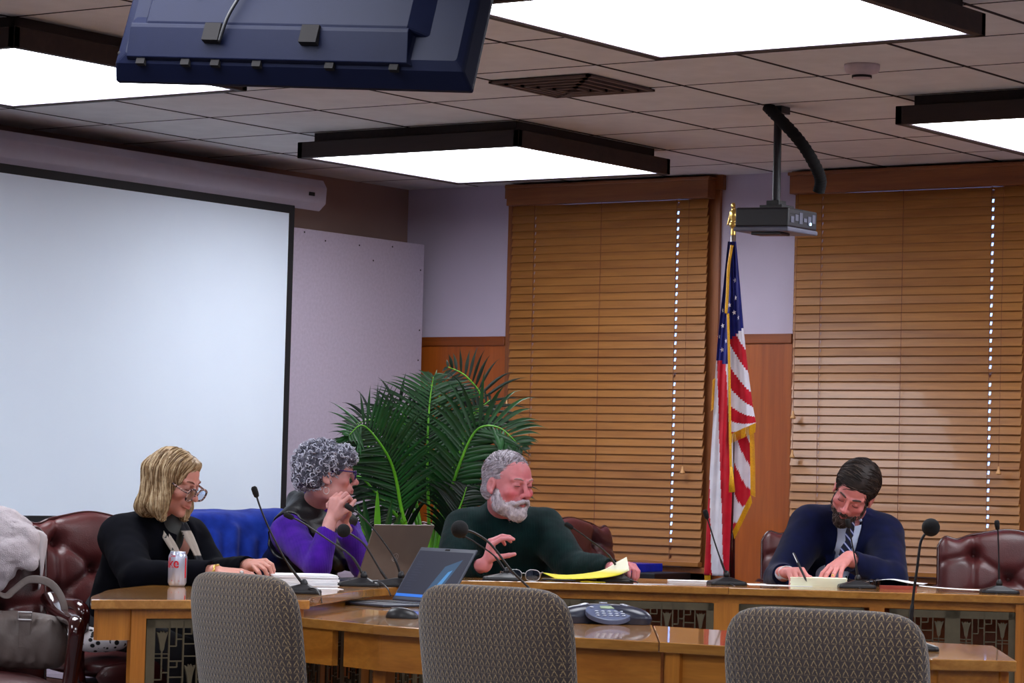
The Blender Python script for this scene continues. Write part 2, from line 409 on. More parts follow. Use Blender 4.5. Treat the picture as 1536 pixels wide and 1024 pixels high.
for y in (8.6, 10.9): MB().box(R(ps, (-9.5, y, 2.60)), R(ps, (-9.395, y+.05, 2.64))).build('bracket', m_metal, ps)

# ------------------------------------------------------------------ ceiling lights
def light_fixture():
    root = empty('ceiling_light', (0, 0, ZC)); H = .615
    f = MB()
    for sx in (-1, 1): f.box((min(sx*H, sx*(H-.03)), -H, -.118), (max(sx*H, sx*(H-.03)), H, -.045))
    for sy in (-1, 1): f.box((-H, min(sy*H, sy*(H-.03)), -.118), (H, max(sy*H, sy*(H-.03)), -.045))
    f.build('frame', m_lampwood, root, bevel=.003)
    l = MB(); h = H-.03
    for sx in (-1, 1): l.box((min(sx*h, sx*(h-.014)), -h, -.114), (max(sx*h, sx*(h-.014)), h, -.100))
    for sy in (-1, 1): l.box((-h, min(sy*h, sy*(h-.014)), -.114), (h, max(sy*h, sy*(h-.014)), -.100))
    l.build('inner_trim', m_housing, root)
    u = MB(); a = H-.055
    for sx in (-1, 1): u.box((min(sx*a, sx*(a-.02)), -a, -.046), (max(sx*a, sx*(a-.02)), a, -.0005))
    for sy in (-1, 1): u.box((-a, min(sy*a, sy*(a-.02)), -.046), (a, max(sy*a, sy*(a-.02)), -.0005))
    u.build('collar', m_lampwood_y, root)
    MB().box((-h+.005, -h+.005, -.108), (h-.005, h-.005, -.100)).build('diffuser', m_diff, root)
    MB().box((-H+.03, -H+.03, -.06), (H-.03, H-.03, -.047)).build('backing', m_lampwood, root)
    return root
lamp = light_fixture()
LP = [((-7.785, 10.78), 'square ceiling light panel in dark wood frame nearest the left window, in front of it'),
      ((-7.73, 7.69), 'square ceiling light panel cut by the left edge, behind the hanging television'),
      ((-4.67, 7.68), 'biggest square ceiling light panel at the top edge, right of the television'),
      ((-4.735, 10.77), 'square ceiling light panel cut by the right edge, beyond the smoke detector'),
      ((-1.62, 10.77), 'unseen added square ceiling light panel beyond the right edge'), ((-1.62, 7.68), 'unseen added square ceiling light panel right of the frame'),  # from here on out of view, added on the same grid to light the room
      ((-4.67, 4.6), 'unseen added square ceiling light panel above the front of the frame'), ((-1.62, 4.6), 'unseen added square ceiling light panel ahead of the door'),
      ((-7.73, 4.6), 'unseen added square ceiling light panel above the left foreground'),
      ((-4.67, 1.4), 'unseen added square ceiling light panel beside the door'), ((1.4, 4.6), 'unseen added square ceiling light panel at the right of the door'), ((-1.62, 1.4), 'unseen added square ceiling light panel above the door')]
for k, ((x, y), lb) in enumerate(LP):
    o = lamp if k == 0 else copy_tree(lamp)
    o.location = (x, y, ZC); tag(o, lb, 'ceiling light', 'square ceiling lights')

# air vent
v = empty('ceiling_vent', (-6.355, 9.365, ZC), 0, 'square slatted air vent in the ceiling, right of the television', 'air vent')
a = MB()
for k in range(5):
    r0, r1 = .235-.045*k, .235-.045*k-.016; z0, z1 = -.004-.002*(k > 0), -.014-.003*k
    for sx in (-1, 1):
        a.box((min(sx*r0, sx*r1), -r0, z1), (max(sx*r0, sx*r1), r0, z0-.001)); a.box((-r0, min(sx*r0, sx*r1), z1), (r0, max(sx*r0, sx*r1), z0-.001))
a.build('louvre', plain('vent_enamel', rgb(96, 80, 76), .6), v)
MB().box((-.225, -.225, -.006), (.225, .225, -.001)).build('backing', m_dark, v)
# smoke detector
s = MB(); s.lathe([(.001, -.052), (.03, -.052), (.034, -.048), (.036, -.036), (.058, -.03), (.064, -.022), (.066, -.010), (.066, 0)], 32)
sd = s.build('smoke_detector', plain('detector_white', rgb(206, 190, 196), .5), None, smooth=True); sd.location = (-5.083, 9.382, ZC)
tag(sd, 'round white smoke detector on the ceiling, above the projector', 'smoke detector')
s = MB(); s.lathe([(.0365, -.049), (.0368, -.040)], 24, cap=False); s.build('sensor_ring', m_black, sd)

# ------------------------------------------------------------------ projector on its pole
pp = np.array([-5.965, 10.30])
pr = empty('projector', (pp[0]-.0, pp[1], 2.21), 0, 'black video projector hanging from a ceiling pole between the windows', 'projector')
m_proj = plain('projector_shell', rgb(26, 26, 34), .45); m_proj2 = plain('projector_lower_shell', rgb(96, 98, 116), .4)
PW = .125
tl = Matrix.Rotation(math.radians(1.5), 4, 'Y')
MB().box((-PW, -.12, .018), (PW, .12, .098), tl).build('body', m_proj, pr, bevel=.008)
MB().box((-PW-.004, -.124, .0), (PW+.004, .124, .02), tl).build('lower_shell', m_proj2, pr, bevel=.006)
MB().box((-.06, -.10, -.012), (.08, -.02, .0), tl).build('lens_hood', m_blackpl, pr, bevel=.004)
q = MB(); q.tube([(-PW-.012, -.04, .055), (-PW-.0, -.04, .055)], .032, 20); q.build('lens', m_blackpl, pr)
for k in range(6): MB().box((PW-.002, -.10+.035*k, .035+.01*(k % 2)), (PW+.004, -.075+.035*k, .06+.01*(k % 3))).build('port', m_proj2, pr)
q = MB()
for k in range(7): q.box((PW-.001, -.105, .068+.0035*k), (PW+.002, .0, .0695+.0035*k))
q.build('vent_slot', m_dark, pr)
e = MB(); e.box((PW+.0005, .055, .035), (PW+.006, .063, .045)); e.build('indicator_light', emis('indicator_blue', (.4, .7, 1, 1), 6), pr)
mt = empty('projector_mount', (pp[0], pp[1], ZC), 0, 'black ceiling pole and plate that carry the projector', 'projector mount')
MB().box((-.05, -.05, -.405), (.055, .05, -.42)).box((-.03, -.03, -.405), (.03, .03, -.385)).build('plate', m_blackpl, mt, bevel=.002)
q = MB(); q.tube([(0, 0, -.39), (0, 0, -.005)], .0165, 16); q.build('pole', m_proj, mt, smooth=False)
q = MB(); q.box((-.015, -.05, -.03), (.045, .02, -.0005)); q.build('ceiling_plate', m_proj, mt)
# flexible cable duct: corrugated
pts = [W(1151, 159, 11.78), W(1163, 172, 11.76), W(1190, 200, 11.78), W(1210, 226, 11.8), W(1226, 255, 11.85), W(1231, 272, 11.88), W(1228, 287, 11.9)]
sp = spline(pts, 12); rs = [.0245 + .0016*math.sin(i*2.2) for i in range(len(sp))]
q = MB(); q.tube(sp, rs, 14); dct = q.build('cable_duct', m_blackmat, None, smooth=True, o=sp[0])
tag(dct, 'thick black flexible cable duct curving from the ceiling down to the projector', 'cable duct')

# ------------------------------------------------------------------ television seen from behind
th, ta, ro = math.radians(20), math.radians(20), math.radians(3.1)
ux = GX*math.cos(th) - GY*math.sin(th); nn = GX*math.sin(th) + GY*math.cos(th); zz = np.array([0, 0, 1.])
vz = zz*math.cos(ta) + nn*math.sin(ta); ny = nn*math.cos(ta) - zz*math.sin(ta)
ux2 = ux*math.cos(ro) - vz*math.sin(ro); vz2 = ux*math.sin(ro) + vz*math.cos(ro)
BL = W(174, 122.5, 7.02); TW, TH = .935, .56
tv = bpy.data.objects.new('television', None); COL.objects.link(tv)
tv.matrix_world = Matrix(((ux2[0], ny[0], vz2[0], BL[0]), (ux2[1], ny[1], vz2[1], BL[1]), (ux2[2], ny[2], vz2[2], BL[2]), (0, 0, 0, 1)))
tag(tv, 'black television seen from behind, hanging from the ceiling at the top left', 'television')
m_tvb = plain('television_back', rgb(11, 17, 42), .5, .05, bump=.25, bscale=900, Specular_IOR_Level=.14)
def loft(rings, closed=True):
    m = MB(); n = len(rings[0]); vs = [p for r in rings for p in r]
    m.add(vs, [(i*n+k, i*n+(k+1) % n, (i+1)*n+(k+1) % n, (i+1)*n+k) for i in range(len(rings)-1) for k in range(n)]+[tuple(range(n))[::-1], tuple((len(rings)-1)*n+k for k in range(n))])
    return m
def rect(x0, z0, x1, z1, y): return [(x0, y, z0), (x1, y, z0), (x1, y, z1), (x0, y, z1)]
loft([rect(0, 0, TW, TH, .012), rect(0, 0, TW, TH, -.004), rect(.012, .028, TW-.012, TH-.012, -.045), rect(.038, .05, TW-.03, TH-.03, -.056)]).build('back_cover', m_tvb, tv, bevel=.006)
loft([rect(.045, .035, TW-.14, .15, -.05), rect(.048, .038, TW-.15, .145, -.062), rect(.05, .108, TW-.155, .118, -.082)]).build('lower_shell', m_tvb, tv, bevel=.002)
loft([rect(.07, .108, TW-.10, .50, -.05), rect(.09, .118, TW-.16, .47, -.083)]).build('rear_housing', m_tvb, tv, bevel=.006)
MB().box((.015, .0115, .02), (TW-.015, .0155, TH-.015)).build('screen', plain('dead_screen', rgb(6, 6, 8), .1), tv)
q = MB()
for x, w in ((.255, .042), (.51, .045)): MB().box((x, -.092, .072), (x+w, -.058, .118)).build('cable_recess', m_dark, tv)
for x in (.235, .43): MB().box((x+.07, -.095, .21), (x+.115, -.08, .26)).build('cable_recess', m_dark, tv)
q = MB()
for x in (.075, .195, .275, .385, .575, .74): MB().box((x, -.058, .022), (x+.022, -.044, .045)).build('slot', m_dark, tv)
for (x, z, y) in ((.018, .055, -.042), (TW-.025, .06, -.044), (.21, .195, -.0845), (.41, .235, -.0845), (.60, .215, -.0845), (.13, .22, -.0845)):
    q = MB(); q.ball((x, y, z), .007, 10, 6); q.build('screw', m_dark, tv)
q = MB(); q.tube(spline([(.375, -.10, .40), (.362, -.105, .28), (.335, -.102, .19), (.315, -.10, .13), (.30, -.085, .07)], 8), .0045, 8); q.build('power_cable', m_blackpl, tv, smooth=True)
tc = tv.matrix_world @ Vector((TW/2, -.1, .40))
tm = empty('television_mount', (tc.x, tc.y, ZC), YAW-th, 'black ceiling pole that carries the television', 'television mount')
MB().box((-.12, -.02, tc.z-ZC-.12), (.12, .0, tc.z-ZC+.12)).build('plate', m_blackpl, tm)
q = MB(); q.tube([(0, -.01, tc.z-ZC), (0, -.01, -.01)], .022, 14); q.build('pole', m_blackpl, tm); MB().box((-.09, -.1, -.012), (.09, .08, -.0005)).build('ceiling_plate', m_blackpl, tm)
# ------------------------------------------------------------------ tables
ZT, ZL = .77, .72
TH_ = .030
inner = [(-5.95, 7.33), (-6.10, 7.54), (-6.25, 7.85), (-6.38, 8.12), (-6.48, 8.38), (-6.60, 8.78), (-6.78, 9.15), (-6.84, 9.36), (-6.62, 9.63), (-6.30, 9.83), (-5.90, 10.04), (-5.40, 10.30), (-4.925, 10.55)]
outer = [(-6.27, 6.65), (-6.44, 6.83), (-6.60, 7.04), (-6.76, 7.25), (-6.87, 7.46), (-6.99, 7.72), (-7.09, 8.0), (-7.26, 8.5), (-7.42, 9.0), (-7.55, 9.5), (-7.42, 10.0), (-7.05, 10.32), (-6.6, 10.56), (-6.15, 10.80), (-5.72, 11.04), (-5.25, 11.27)]
def resample(P, n):
    P = [np.array(p, float) for p in P]; L = [0]
    for a, b in zip(P, P[1:]): L.append(L[-1]+np.linalg.norm(b-a))
    out = []
    for k in range(n+1):
        s = L[-1]*k/n; i = max(j for j in range(len(L)) if L[j] <= s+1e-9); i = min(i, len(P)-2)
        t = (s-L[i])/(L[i+1]-L[i]); out.append(P[i]*(1-t)+P[i+1]*t)
    return out
innerS = [p[:2] for p in spline([(*p, 0) for p in inner], 6)]; outerS = [p[:2] for p in spline([(*p, 0) for p in outer], 6)]
def split_at(P, pt): return min(range(len(P)), key=lambda i: np.hypot(P[i][0]-pt[0], P[i][1]-pt[1]))
def grille(mb, A, B, z0, z1, off=0.0):
    """openwork metal grille from ground point A to B, standing upright between z0 and z1"""
    A = np.array(A, float); B = np.array(B, float); L = np.linalg.norm(B-A); d = (B-A)/L; n = np.array([d[1], -d[0]])
    def bar(s0, s1, a, b, t=.003):
        p = [A+d*s0+n*(off-t), A+d*s1+n*(off-t), A+d*s1+n*(off+t), A+d*s0+n*(off+t)]
        vs = [(q[0], q[1], a) for q in p]+[(q[0], q[1], b) for q in p]
        mb.add(vs, [(0, 3, 2, 1), (4, 5, 6, 7), (0, 1, 5, 4), (1, 2, 6, 5), (2, 3, 7, 6), (3, 0, 4, 7)])
    def tri(s, w, a, b):   # a tulip: flared cup
        prof = [(0, 0.0), (.16, .10), (.22, .35), (.34, .62), (.5, .86), (.36, .84), (.22, .78), (.12, .90), (0, .80)]
        pts = [(s+w*u, a+(b-a)*v) for u, v in prof]+[(s-w*u, a+(b-a)*v) for u, v in prof[::-1]]
        m = len(pts); vs = []
        for t in (-.004, .004):
            for x, z in pts: q = A+d*x+n*(off+t); vs.append((q[0], q[1], z))
        mb.add(vs, [tuple(range(m))[::-1], tuple(range(m, 2*m))]+[(i, (i+1) % m, m+(i+1) % m, m+i) for i in range(m)])
    e = .030
    bar(0, L, z1-e, z1); bar(0, L, z0, z0+e); bar(0, e, z0, z1); bar(L-e, L, z0, z1)
    nc = max(1, round((L-2*e)/.046)); w = (L-2*e)/nc; hh = .105
    for c in range(nc):
        s0 = e+c*w; s1 = s0+w; sc = (s0+s1)/2
        if c: bar(s0-.0025, s0+.0025, z0, z1)
        z = z1-e+.0 - (0 if c % 2 else .0); k = 0
        while z > z0+.02:
            b = max(z-hh, z0)
            if (c+k) % 3 == 0:
                tri(sc, w*.82, b+hh*.28, b+hh*.98); bar(sc-.002, sc+.002, b, b+hh*.3)
                for q in (.10, .22): bar(s0, s1, b+hh*q-.0015, b+hh*q+.0015)
            elif (c+k) % 3 == 1:
                bar(sc-.002, sc+.002, b+hh*.45, z); bar(s0, sc, b+hh*.45-.002, b+hh*.45+.002); bar(sc, s1, b+hh*.66-.002, b+hh*.66+.002); bar(s0, s1, b-.002, b+.002)
            else:
                bar(s0, sc+.004, b+hh*.82-.002, b+hh*.82+.002); bar(sc+.002, sc+.006, b+hh*.82, z); bar(s0, s1, b+hh*.52-.002, b+hh*.52+.002)
                bar(s0, s1, b+hh*.15-.002, b+hh*.15+.002)
            z -= hh; k += 1
def unit(i0, i1, o0, o1, label, end=False, last=False):
    P, Q = innerS[i0:i1+1], outerS[o0:o1+1]
    poly = [tuple(p) for p in P]+[tuple(q) for q in Q[::-1]]
    c = np.mean(np.array(poly), 0); root = empty('dais_table', (c[0], c[1], 0), 0, label, 'table', 'raised curved dais tables')
    R = lambda p: (p[0]-c[0], p[1]-c[1], p[2])
    mb = MB(); mb.prism([(x-c[0], y-c[1]) for x, y in poly], ZT-TH_, ZT); mb.build('tabletop', m_oaktop, root, bevel=.0035)
    # inner face: rail, stiles, grilles following the curve, set back a little
    def inset(p, q, t): v = (q-p)/np.linalg.norm(q-p); return p+v*t
    N = len(P)-1; Qr = resample(Q, N); I = [inset(p, q, .035) for p, q in zip(P, Qr)]; I2 = [inset(p, q, .065) for p, q in zip(P, Qr)]
    rail = MB(); 
    for a, b, a2, b2 in zip(I, I[1:], I2, I2[1:]): rail.prism([(x-c[0], y-c[1]) for x, y in (a, b, b2, a2)], ZT-TH_-.034, ZT-TH_-.001)
    rail.build('rail', m_oak, root)
    rail = MB()
    for a, b, a2, b2 in zip(I, I[1:], I2, I2[1:]): rail.prism([(x-c[0], y-c[1]) for x, y in (a, b, b2, a2)], .05, .12)
    rail.build('rail', m_oak, root)
    L = sum(np.linalg.norm(b-a) for a, b in zip(I, I[1:])); np_ = max(1, round(L/.75)); S_ = resample(I, np_*10); g = MB(); 
    for k in range(np_+1):
        j = k*10; p = S_[min(j, len(S_)-1)]; t = S_[min(j+1, len(S_)-1)]-S_[max(min(j+1, len(S_)-1)-1, 0)]; t = t/np.linalg.norm(t); nn_ = np.array([t[1], -t[0]])
        if np.dot(nn_, c-p) < 0: nn_ = -nn_
        lo, hi = (-.03, .03) if 0 < k < np_ else ((0, .055) if k == 0 else (-.055, 0))
        q = [p+t*lo, p+t*hi, p+t*hi+nn_*.03, p+t*lo+nn_*.03]
        st = MB(); st.prism([(x-c[0], y-c[1]) for x, y in q], 0, ZT-TH_-.034); st.build('stile', m_oakz, root)
        if k < np_:
            for u in range(0, 10, 5):
                a, b = S_[j+u], S_[j+u+5]; dd = (b-a)/np.linalg.norm(b-a)
                grille(g, (a-c)+(dd*.05 if u == 0 else 0), (b-c)-(dd*.05 if u == 5 else 0), .12, ZT-TH_-.036, .0)
    gm = g.build('grille', m_grille, root)
    if end or last:
        k_ = 0 if end else -1
        A, B = Q[k_], P[k_]; D = (B-A)/np.linalg.norm(B-A); L = np.linalg.norm(B-A); nv = np.array([D[1], -D[0]])
        if np.dot(nv, c-A) < 0: nv = -nv
        def q4(s0, s1, t0, t1): return [tuple(A+D*s+nv*t-c) for s, t in ((s0, t0), (s1, t0), (s1, t1), (s0, t1))]
        ap = MB(); ap.prism(q4(.035, .145, .03, .06), ZT-TH_-.098, ZT-TH_-.001); ap.build('apron', m_oakz, root)
        st = MB(); st.prism(q4(.145, .195, .022, .052), 0, ZT-TH_-.001); st.build('stile', m_oakz, root)
        st = MB(); st.prism(q4(.195, L-.05, .022, .052), ZT-TH_-.03, ZT-TH_-.001); st.build('rail', m_oak, root)
        st = MB(); st.prism(q4(.195, L-.05, .022, .052), 0, .08); st.build('rail', m_oak, root)
        st = MB(); st.prism(q4(L-.05, L-.01, .022, .052), 0, ZT-TH_-.001); st.build('stile', m_oakz, root)
        g = MB(); grille(g, A+D*.20+nv*.032-c, A+D*(L-.055)+nv*.032-c, .08, ZT-TH_-.03); g.build('grille', m_grille, root)
    # underside shelf board toward the seats
    sh = MB()
    J = [inset(p, q, .30) for p, q in zip(P, Qr)]; J2 = [inset(p, q, .325) for p, q in zip(P, Qr)]
    for a, b, a2, b2 in zip(J, J[1:], J2, J2[1:]): sh.prism([(x-c[0], y-c[1]) for x, y in (a, b, b2, a2)], .10, ZT-TH_-.001)
    sh.build('modesty_panel', m_wains, root)
    return root
ia, ib = split_at(innerS, (-6.46, 8.34)), split_at(innerS, (-6.84, 9.36)); oa, ob_ = split_at(outerS, (-7.18, 8.36)), split_at(outerS, (-7.5, 9.6))
ic, oc = split_at(innerS, (-5.98, 10.0)), split_at(outerS, (-6.5, 10.62))
unit(0, ia, 0, oa, 'curved end of the raised oak table holding the soda can and the first microphone', end=True)
unit(ia, ib, oa, ob_, 'oak table section under the grey-brown open laptop, in front of the woman in purple')
unit(ib, ic, ob_, oc, 'oak table section in front of the man in the dark green sweater')
unit(ic, len(innerS)-1, oc, len(outerS)-1, 'oak table section in front of the man in the navy suit', last=True)
# the next table of the horseshoe just shows at the right edge
nx = innerS[-1]; ox = outerS[-1]
c = np.array([-4.5, 10.9]); r_ = empty('dais_table', (c[0], c[1], 0), 0, 'raised oak table whose corner shows at the right edge of the photo', 'table', 'raised curved dais tables')
A = np.array(nx)+np.array([.03, -.0]); B = np.array(ox)+np.array([.03, 0]); D = np.array([.88, .30])
poly = [tuple(A-c), tuple(A+D*1.0-c), tuple(B+D*1.0-c), tuple(B-c)]
MB().prism(poly, ZT-TH_, ZT).build('tabletop', m_oaktop, r_, bevel=.0035)
MB().prism([tuple(A+(B-A)*.1+D*.4-c), tuple(A+(B-A)*.1+D*.9-c), tuple(A+(B-A)*.15+D*.9-c), tuple(A+(B-A)*.15+D*.4-c)], 0, ZT-TH_-.001).build('front_panel', m_oakz, r_)
for t1, t2 in ((.1, .5), (.85, .5), (.1, .94), (.85, .94)):
    p = A+(B-A)*t1+D*t2-c; MB().box((p[0]-.025, p[1]-.025, 0), (p[0]+.025, p[1]+.025, ZT-TH_-.001)).build('leg', m_oakz, r_)

# lower tables
def low_table(px, label, legs, apr):
    poly = [U(x, y, ZL)[:2] for x, y in px]; c = np.mean(poly, 0)
    root = empty('low_table', (c[0], c[1], 0), 0, label, 'table', 'lower oak tables inside the horseshoe')
    MB().prism([tuple(p-c) for p in poly], ZL-.03, ZL).build('tabletop', m_oaktop, root, bevel=.003)
    for (i, j, cuts) in apr:
        A, B = poly[i]-c, poly[j]-c; D = (B-A)/np.linalg.norm(B-A); N = np.array([-D[1], D[0]])
        if np.dot(N, -A) < 0: N = -N
        L = np.linalg.norm(B-A)
        for s0, s1, t, hgt in cuts:
            s0 *= L; s1 *= L
            MB().prism([tuple(A+D*s0+N*t), tuple(A+D*s1+N*t), tuple(A+D*s1+N*(t+.022)), tuple(A+D*s0+N*(t+.022))], ZL-.03-hgt, ZL-.0305).build('apron', m_oak, root)
    for i, t in legs:
        p = (poly[i]-c)*(1-t)
        MB().box((p[0]-.024, p[1]-.024, 0), (p[0]+.024, p[1]+.024, ZL-.031)).build('leg', m_oakz, root)
    return root
low_table([(432, 924), (560, 936.5), (735, 949), (988, 962.3), (978, 937), (800, 922), (700, 903), (600, 894), (500, 900), (455, 906)], 'lower oak table carrying the open black laptop and the conference phone',
          [(1, .16), (3, .10), (4, .10), (9, .12), (2, .25)], [(0, 1, [(0.04, .50, .012, .112), (.58, 1.0, .030, .112)]), (1, 2, [(0, 1.0, .030, .112)]), (2, 3, [(0, .99, .030, .112)])])
low_table([(989.5, 962.4), (1200, 975), (1397, 988), (1525, 991), (1490, 968), (1397, 963), (1095, 945.5), (980, 938)], 'lower oak table with the scuffed top edge behind the right fabric chair',
          [(0, .10), (3, .10), (4, .10), (7, .10)], [(0, 1, [(0, 1, .03, .42)]), (1, 2, [(0, 1.0, .03, .42)]), (2, 3, [(0, .82, .03, .42)])])

# ------------------------------------------------------------------ upholstered swivel chairs in the foreground
def uvmap(ob):
    me = ob.data; uv = me.uv_layers.new(name='UVMap')
    for p in me.polygons:
        n = p.normal
        for li in p.loop_indices:
            v = me.vertices[me.loops[li].vertex_index].co
            if abs(n.z) > .75: uv.data[li].uv = (v.x, v.y+3)
            elif abs(n.x) > .6: uv.data[li].uv = (v.y+1, v.z)
            else: uv.data[li].uv = (v.x, v.z)
def pillow(a, b, c, p=5.0, q=2.6, nt=64, ns=12, bend=0, taper=0, crown=0):
    """rounded slab in x (half a), y (half b), z (half c)"""
    def per(t):
        dx, dz = math.cos(t), math.sin(t); r = 1/((abs(dx)/a)**p+(abs(dz)/c)**p)**(1/p); return dx*r, dz*r
    ts = []
    for k in range(nt): ts.append(2*PI*k/nt)
    m = MB()
    ss = [math.sin(PI/2*k/ns) for k in range(1, ns+1)]
    rows = [(s, -1) for s in ss]+[(s, 1) for s in ss[-2::-1]]
    vs = []
    for s, sd in rows:
        y = sd*b*(max(0, 1-s**q))**(1/q) if s < 1 else 0
        for t in ts:
            x, z = per(t); x *= s; z *= s; tz = (z/c+1)/2
            x *= 1-taper*(1-tz); zz_ = z+crown*(1-(x/a)**2)*(tz)
            vs.append((x, y+bend*(x/a)**2, zz_))
    n0 = len(vs); vs.append((0, -b, 0+crown*.5)); vs.append((0, b, crown*.5)); R_ = len(rows)
    fs = [(i*nt+k, i*nt+(k+1) % nt, (i+1)*nt+(k+1) % nt, (i+1)*nt+k) for i in range(R_-1) for k in range(nt)]
    fs += [(n0, (k+1) % nt, k) for k in range(nt)]+[(n0+1, (R_-1)*nt+k, (R_-1)*nt+(k+1) % nt) for k in range(nt)]
    m.add(vs, fs); return m
def xform(mb, M): mb.v = [tuple(M @ Vector(p)) for p in mb.v]; return mb
def fabric_chair():
    root = empty('swivel_chair', (0, 0, 0))
    b = pillow(.235, .05, .27, 6.2, 2.8, 88, 14, bend=.025, taper=.06, crown=.004); xform(b, Matrix.Translation((0, -.20, .645)) @ Matrix.Rotation(math.radians(9), 4, 'X'))
    o = b.build('backrest', m_fabric, root, smooth=True); uvmap(o)
    s = pillow(.245, .045, .24, 4, 2.4, 56, 10); xform(s, Matrix.Translation((0, .04, .47)) @ Matrix.Rotation(math.radians(90), 4, 'X')); o = s.build('seat', m_fabric, root, smooth=True); uvmap(o)
    MB().box((-.03, -.25, .38), (.03, -.238, .62)).box((-.03, -.25, .38), (.03, .06, .395)).build('back_support', m_blackpl, root, bevel=.003)
    MB().box((-.11, -.08, .395), (.11, .12, .425)).build('mechanism', m_blackpl, root, bevel=.006)
    MB().lathe([(.026, .10), (.026, .25), (.016, .25), (.016, .395)], 20, o=(0, .02, 0)).build('column', m_blackpl, root, smooth=False)
    st = MB()
    for k in range(5):
        a = 2*PI*k/5; st.tube([(0, .02, .105), (.15*math.cos(a), .02+.15*math.sin(a), .095), (.29*math.cos(a), .02+.29*math.sin(a), .075)], [.026, .02, .014], 8)
    st.build('star_base', m_blackpl, root)
    for k in range(5):
        a = 2*PI*k/5; cx, cy = .29*math.cos(a), .02+.29*math.sin(a); w = MB()
        Mx = Matrix.Translation((cx, cy, .03)) @ Matrix.Rotation(a, 4, 'Z') @ Matrix.Rotation(PI/2, 4, 'Y')
        w.lathe([(.005, -.022), (.028, -.022), (.03, -.018), (.03, -.004), (.024, -.002), (.024, .002), (.03, .004), (.03, .018), (.028, .022), (.005, .022)], 18, Mx); w.tube([(cx, cy, .03), (cx, cy, .072)], .006, 8)
        w.build('caster', m_blackpl, root)
    return root
fc = fabric_chair()
def put_chair(k, px, d, rz, dz, label):
    o = fc if k == 0 else copy_tree(fc); p = S(px, d, 0); o.location = (p[0], p[1], 0); o.rotation_euler.z = rz; tag(o, label, 'chair', 'patterned swivel chairs in the foreground')
put_chair(0, 1277, 6.42, math.radians(8), 0, 'brown patterned fabric swivel chair nearest the camera, in front of the man in the suit')
put_chair(1, 805, 7.26, math.radians(-2), 0, 'brown patterned fabric swivel chair in the middle, in front of the conference phone')
put_chair(2, 452, 7.65, math.radians(-16), 0, 'brown patterned fabric swivel chair on the left, turned toward the soda can')
# ------------------------------------------------------------------ desk microphones
def depth(p): return float(np.asarray(p)@GY)
def mic(base_px, neck, label, z=ZT, ball=0, d=None, turn=0, cable=None, dh=.0, r=.0042):
    b = U(base_px[0], base_px[1], z) if d is None else S(base_px[0], d, z); d0 = depth(b)
    root = empty('desk_microphone', b, 0, label, 'microphone', 'gooseneck desk microphones')
    rel = lambda p: tuple(np.asarray(p)-b)
    n = len(neck); P = [np.array(W(x, y, d0+dh*(1-i/(n-1)))) for i, (x, y) in enumerate(neck)]   # from head down
    foot = P[-1]; fx = foot-b; a = math.atan2(GX[1], GX[0])+turn
    Rm = Matrix.Rotation(a, 4, 'Z')
    sx = float(fx@(np.array([math.cos(a), math.sin(a), 0]))); sx = max(-.06, min(.06, sx))
    m = MB(); w, l = .048, .076
    rings = []
    for (k, zz_, ox, ww, ll) in ((0, 0, 0, w, l), (1, .007, 0, w, l), (2, .014, 0, w*.96, l*.96), (3, .026, sx*.6, w*.55, l*.42), (4, .032, sx*.9, w*.36, l*.2)):
        rings.append([tuple(Rm @ Vector((ox+ll*cx, ww*cy, zz_))) for cx, cy in ((-1, -.8), (-.85, -1), (.85, -1), (1, -.8), (1, .8), (.85, 1), (-.85, 1), (-1, .8))])
    m = loft(rings); m.build('base', m_blackpl, root, bevel=.002)
    f2 = b + np.array(Rm @ Vector((sx, 0, .03)))
    P[-1] = P[-1]*.3+f2*.7 if np.linalg.norm(P[-1]-f2) < .12 else f2
    q = MB(); q.lathe([(.006, -.006), (.013, -.002), (.0135, .008), (.009, .018), (.005, .022)], 14, o=rel(P[-1])); q.build('neck_joint', m_blackpl, root, smooth=True)
    sp = spline(P, 10); q = MB(); q.tube([rel(p) for p in sp], [r*(.75 if i < len(sp)*.75 else 1.15) for i in range(len(sp))], 8); q.build('gooseneck', m_blackpl, root, smooth=True)
    dirv = P[0]-P[1]; dirv /= np.linalg.norm(dirv); h = MB()
    if ball: h.ball(rel(P[0]+dirv*ball*.5), ball, 22, 14); h.build('foam_windscreen', m_blackmat, root, smooth=True)
    else:
        h.tube([rel(P[0]-dirv*.012), rel(P[0]-dirv*.008), rel(P[0]+dirv*.004), rel(P[0]+dirv*.022), rel(P[0]+dirv*.028)], [.004, .0085, .0105, .0105, .006], 14); h.build('capsule', m_blackmat, root, smooth=True)
    if cable:
        cp = [np.array(W(x, y, d0+dd)) for x, y, dd in cable]
        q = MB(); q.tube([rel(p) for p in spline([b+np.array([0, 0, .006])]+cp, 8)], .0028, 6); q.build('cable', m_blackpl, root, smooth=True)
    return root
mic((448, 890), [(384, 741), (392, 765), (410, 806), (432, 845), (456, 880)], 'gooseneck microphone beside the white paper stack, in front of the blonde woman', cable=[(470, 882, -.06), (480, 892, -.12), (483, 904, -.14)], d=None)
mic((538, 879), [(436, 775), (456, 785), (490, 808), (527, 834), (546, 862)], 'gooseneck microphone crossing in front of the purple sleeves, small dark head', cable=[(565, 872, -.05), (580, 881, -.2), (586, 893, -.24)])
mic((578, 879), [(527, 763), (540, 772), (562, 795), (591, 836), (602, 860)], 'gooseneck microphone in front of the grey-brown laptop lid, below the clasped hands', dh=0)
mic((604, 896), [(520, 798), (531, 804), (548, 818), (570, 854), (592, 888)], 'gooseneck microphone with round foam ball, left of the open black laptop', z=ZL, ball=.026, dh=.0, r=.0052)
mic((812, 930), [(696, 795), (712, 799), (736, 816), (767, 855), (800, 889), (814, 915)], 'gooseneck microphone with round foam ball in front of the dark green sweater', z=ZL, ball=.029, r=.0052)
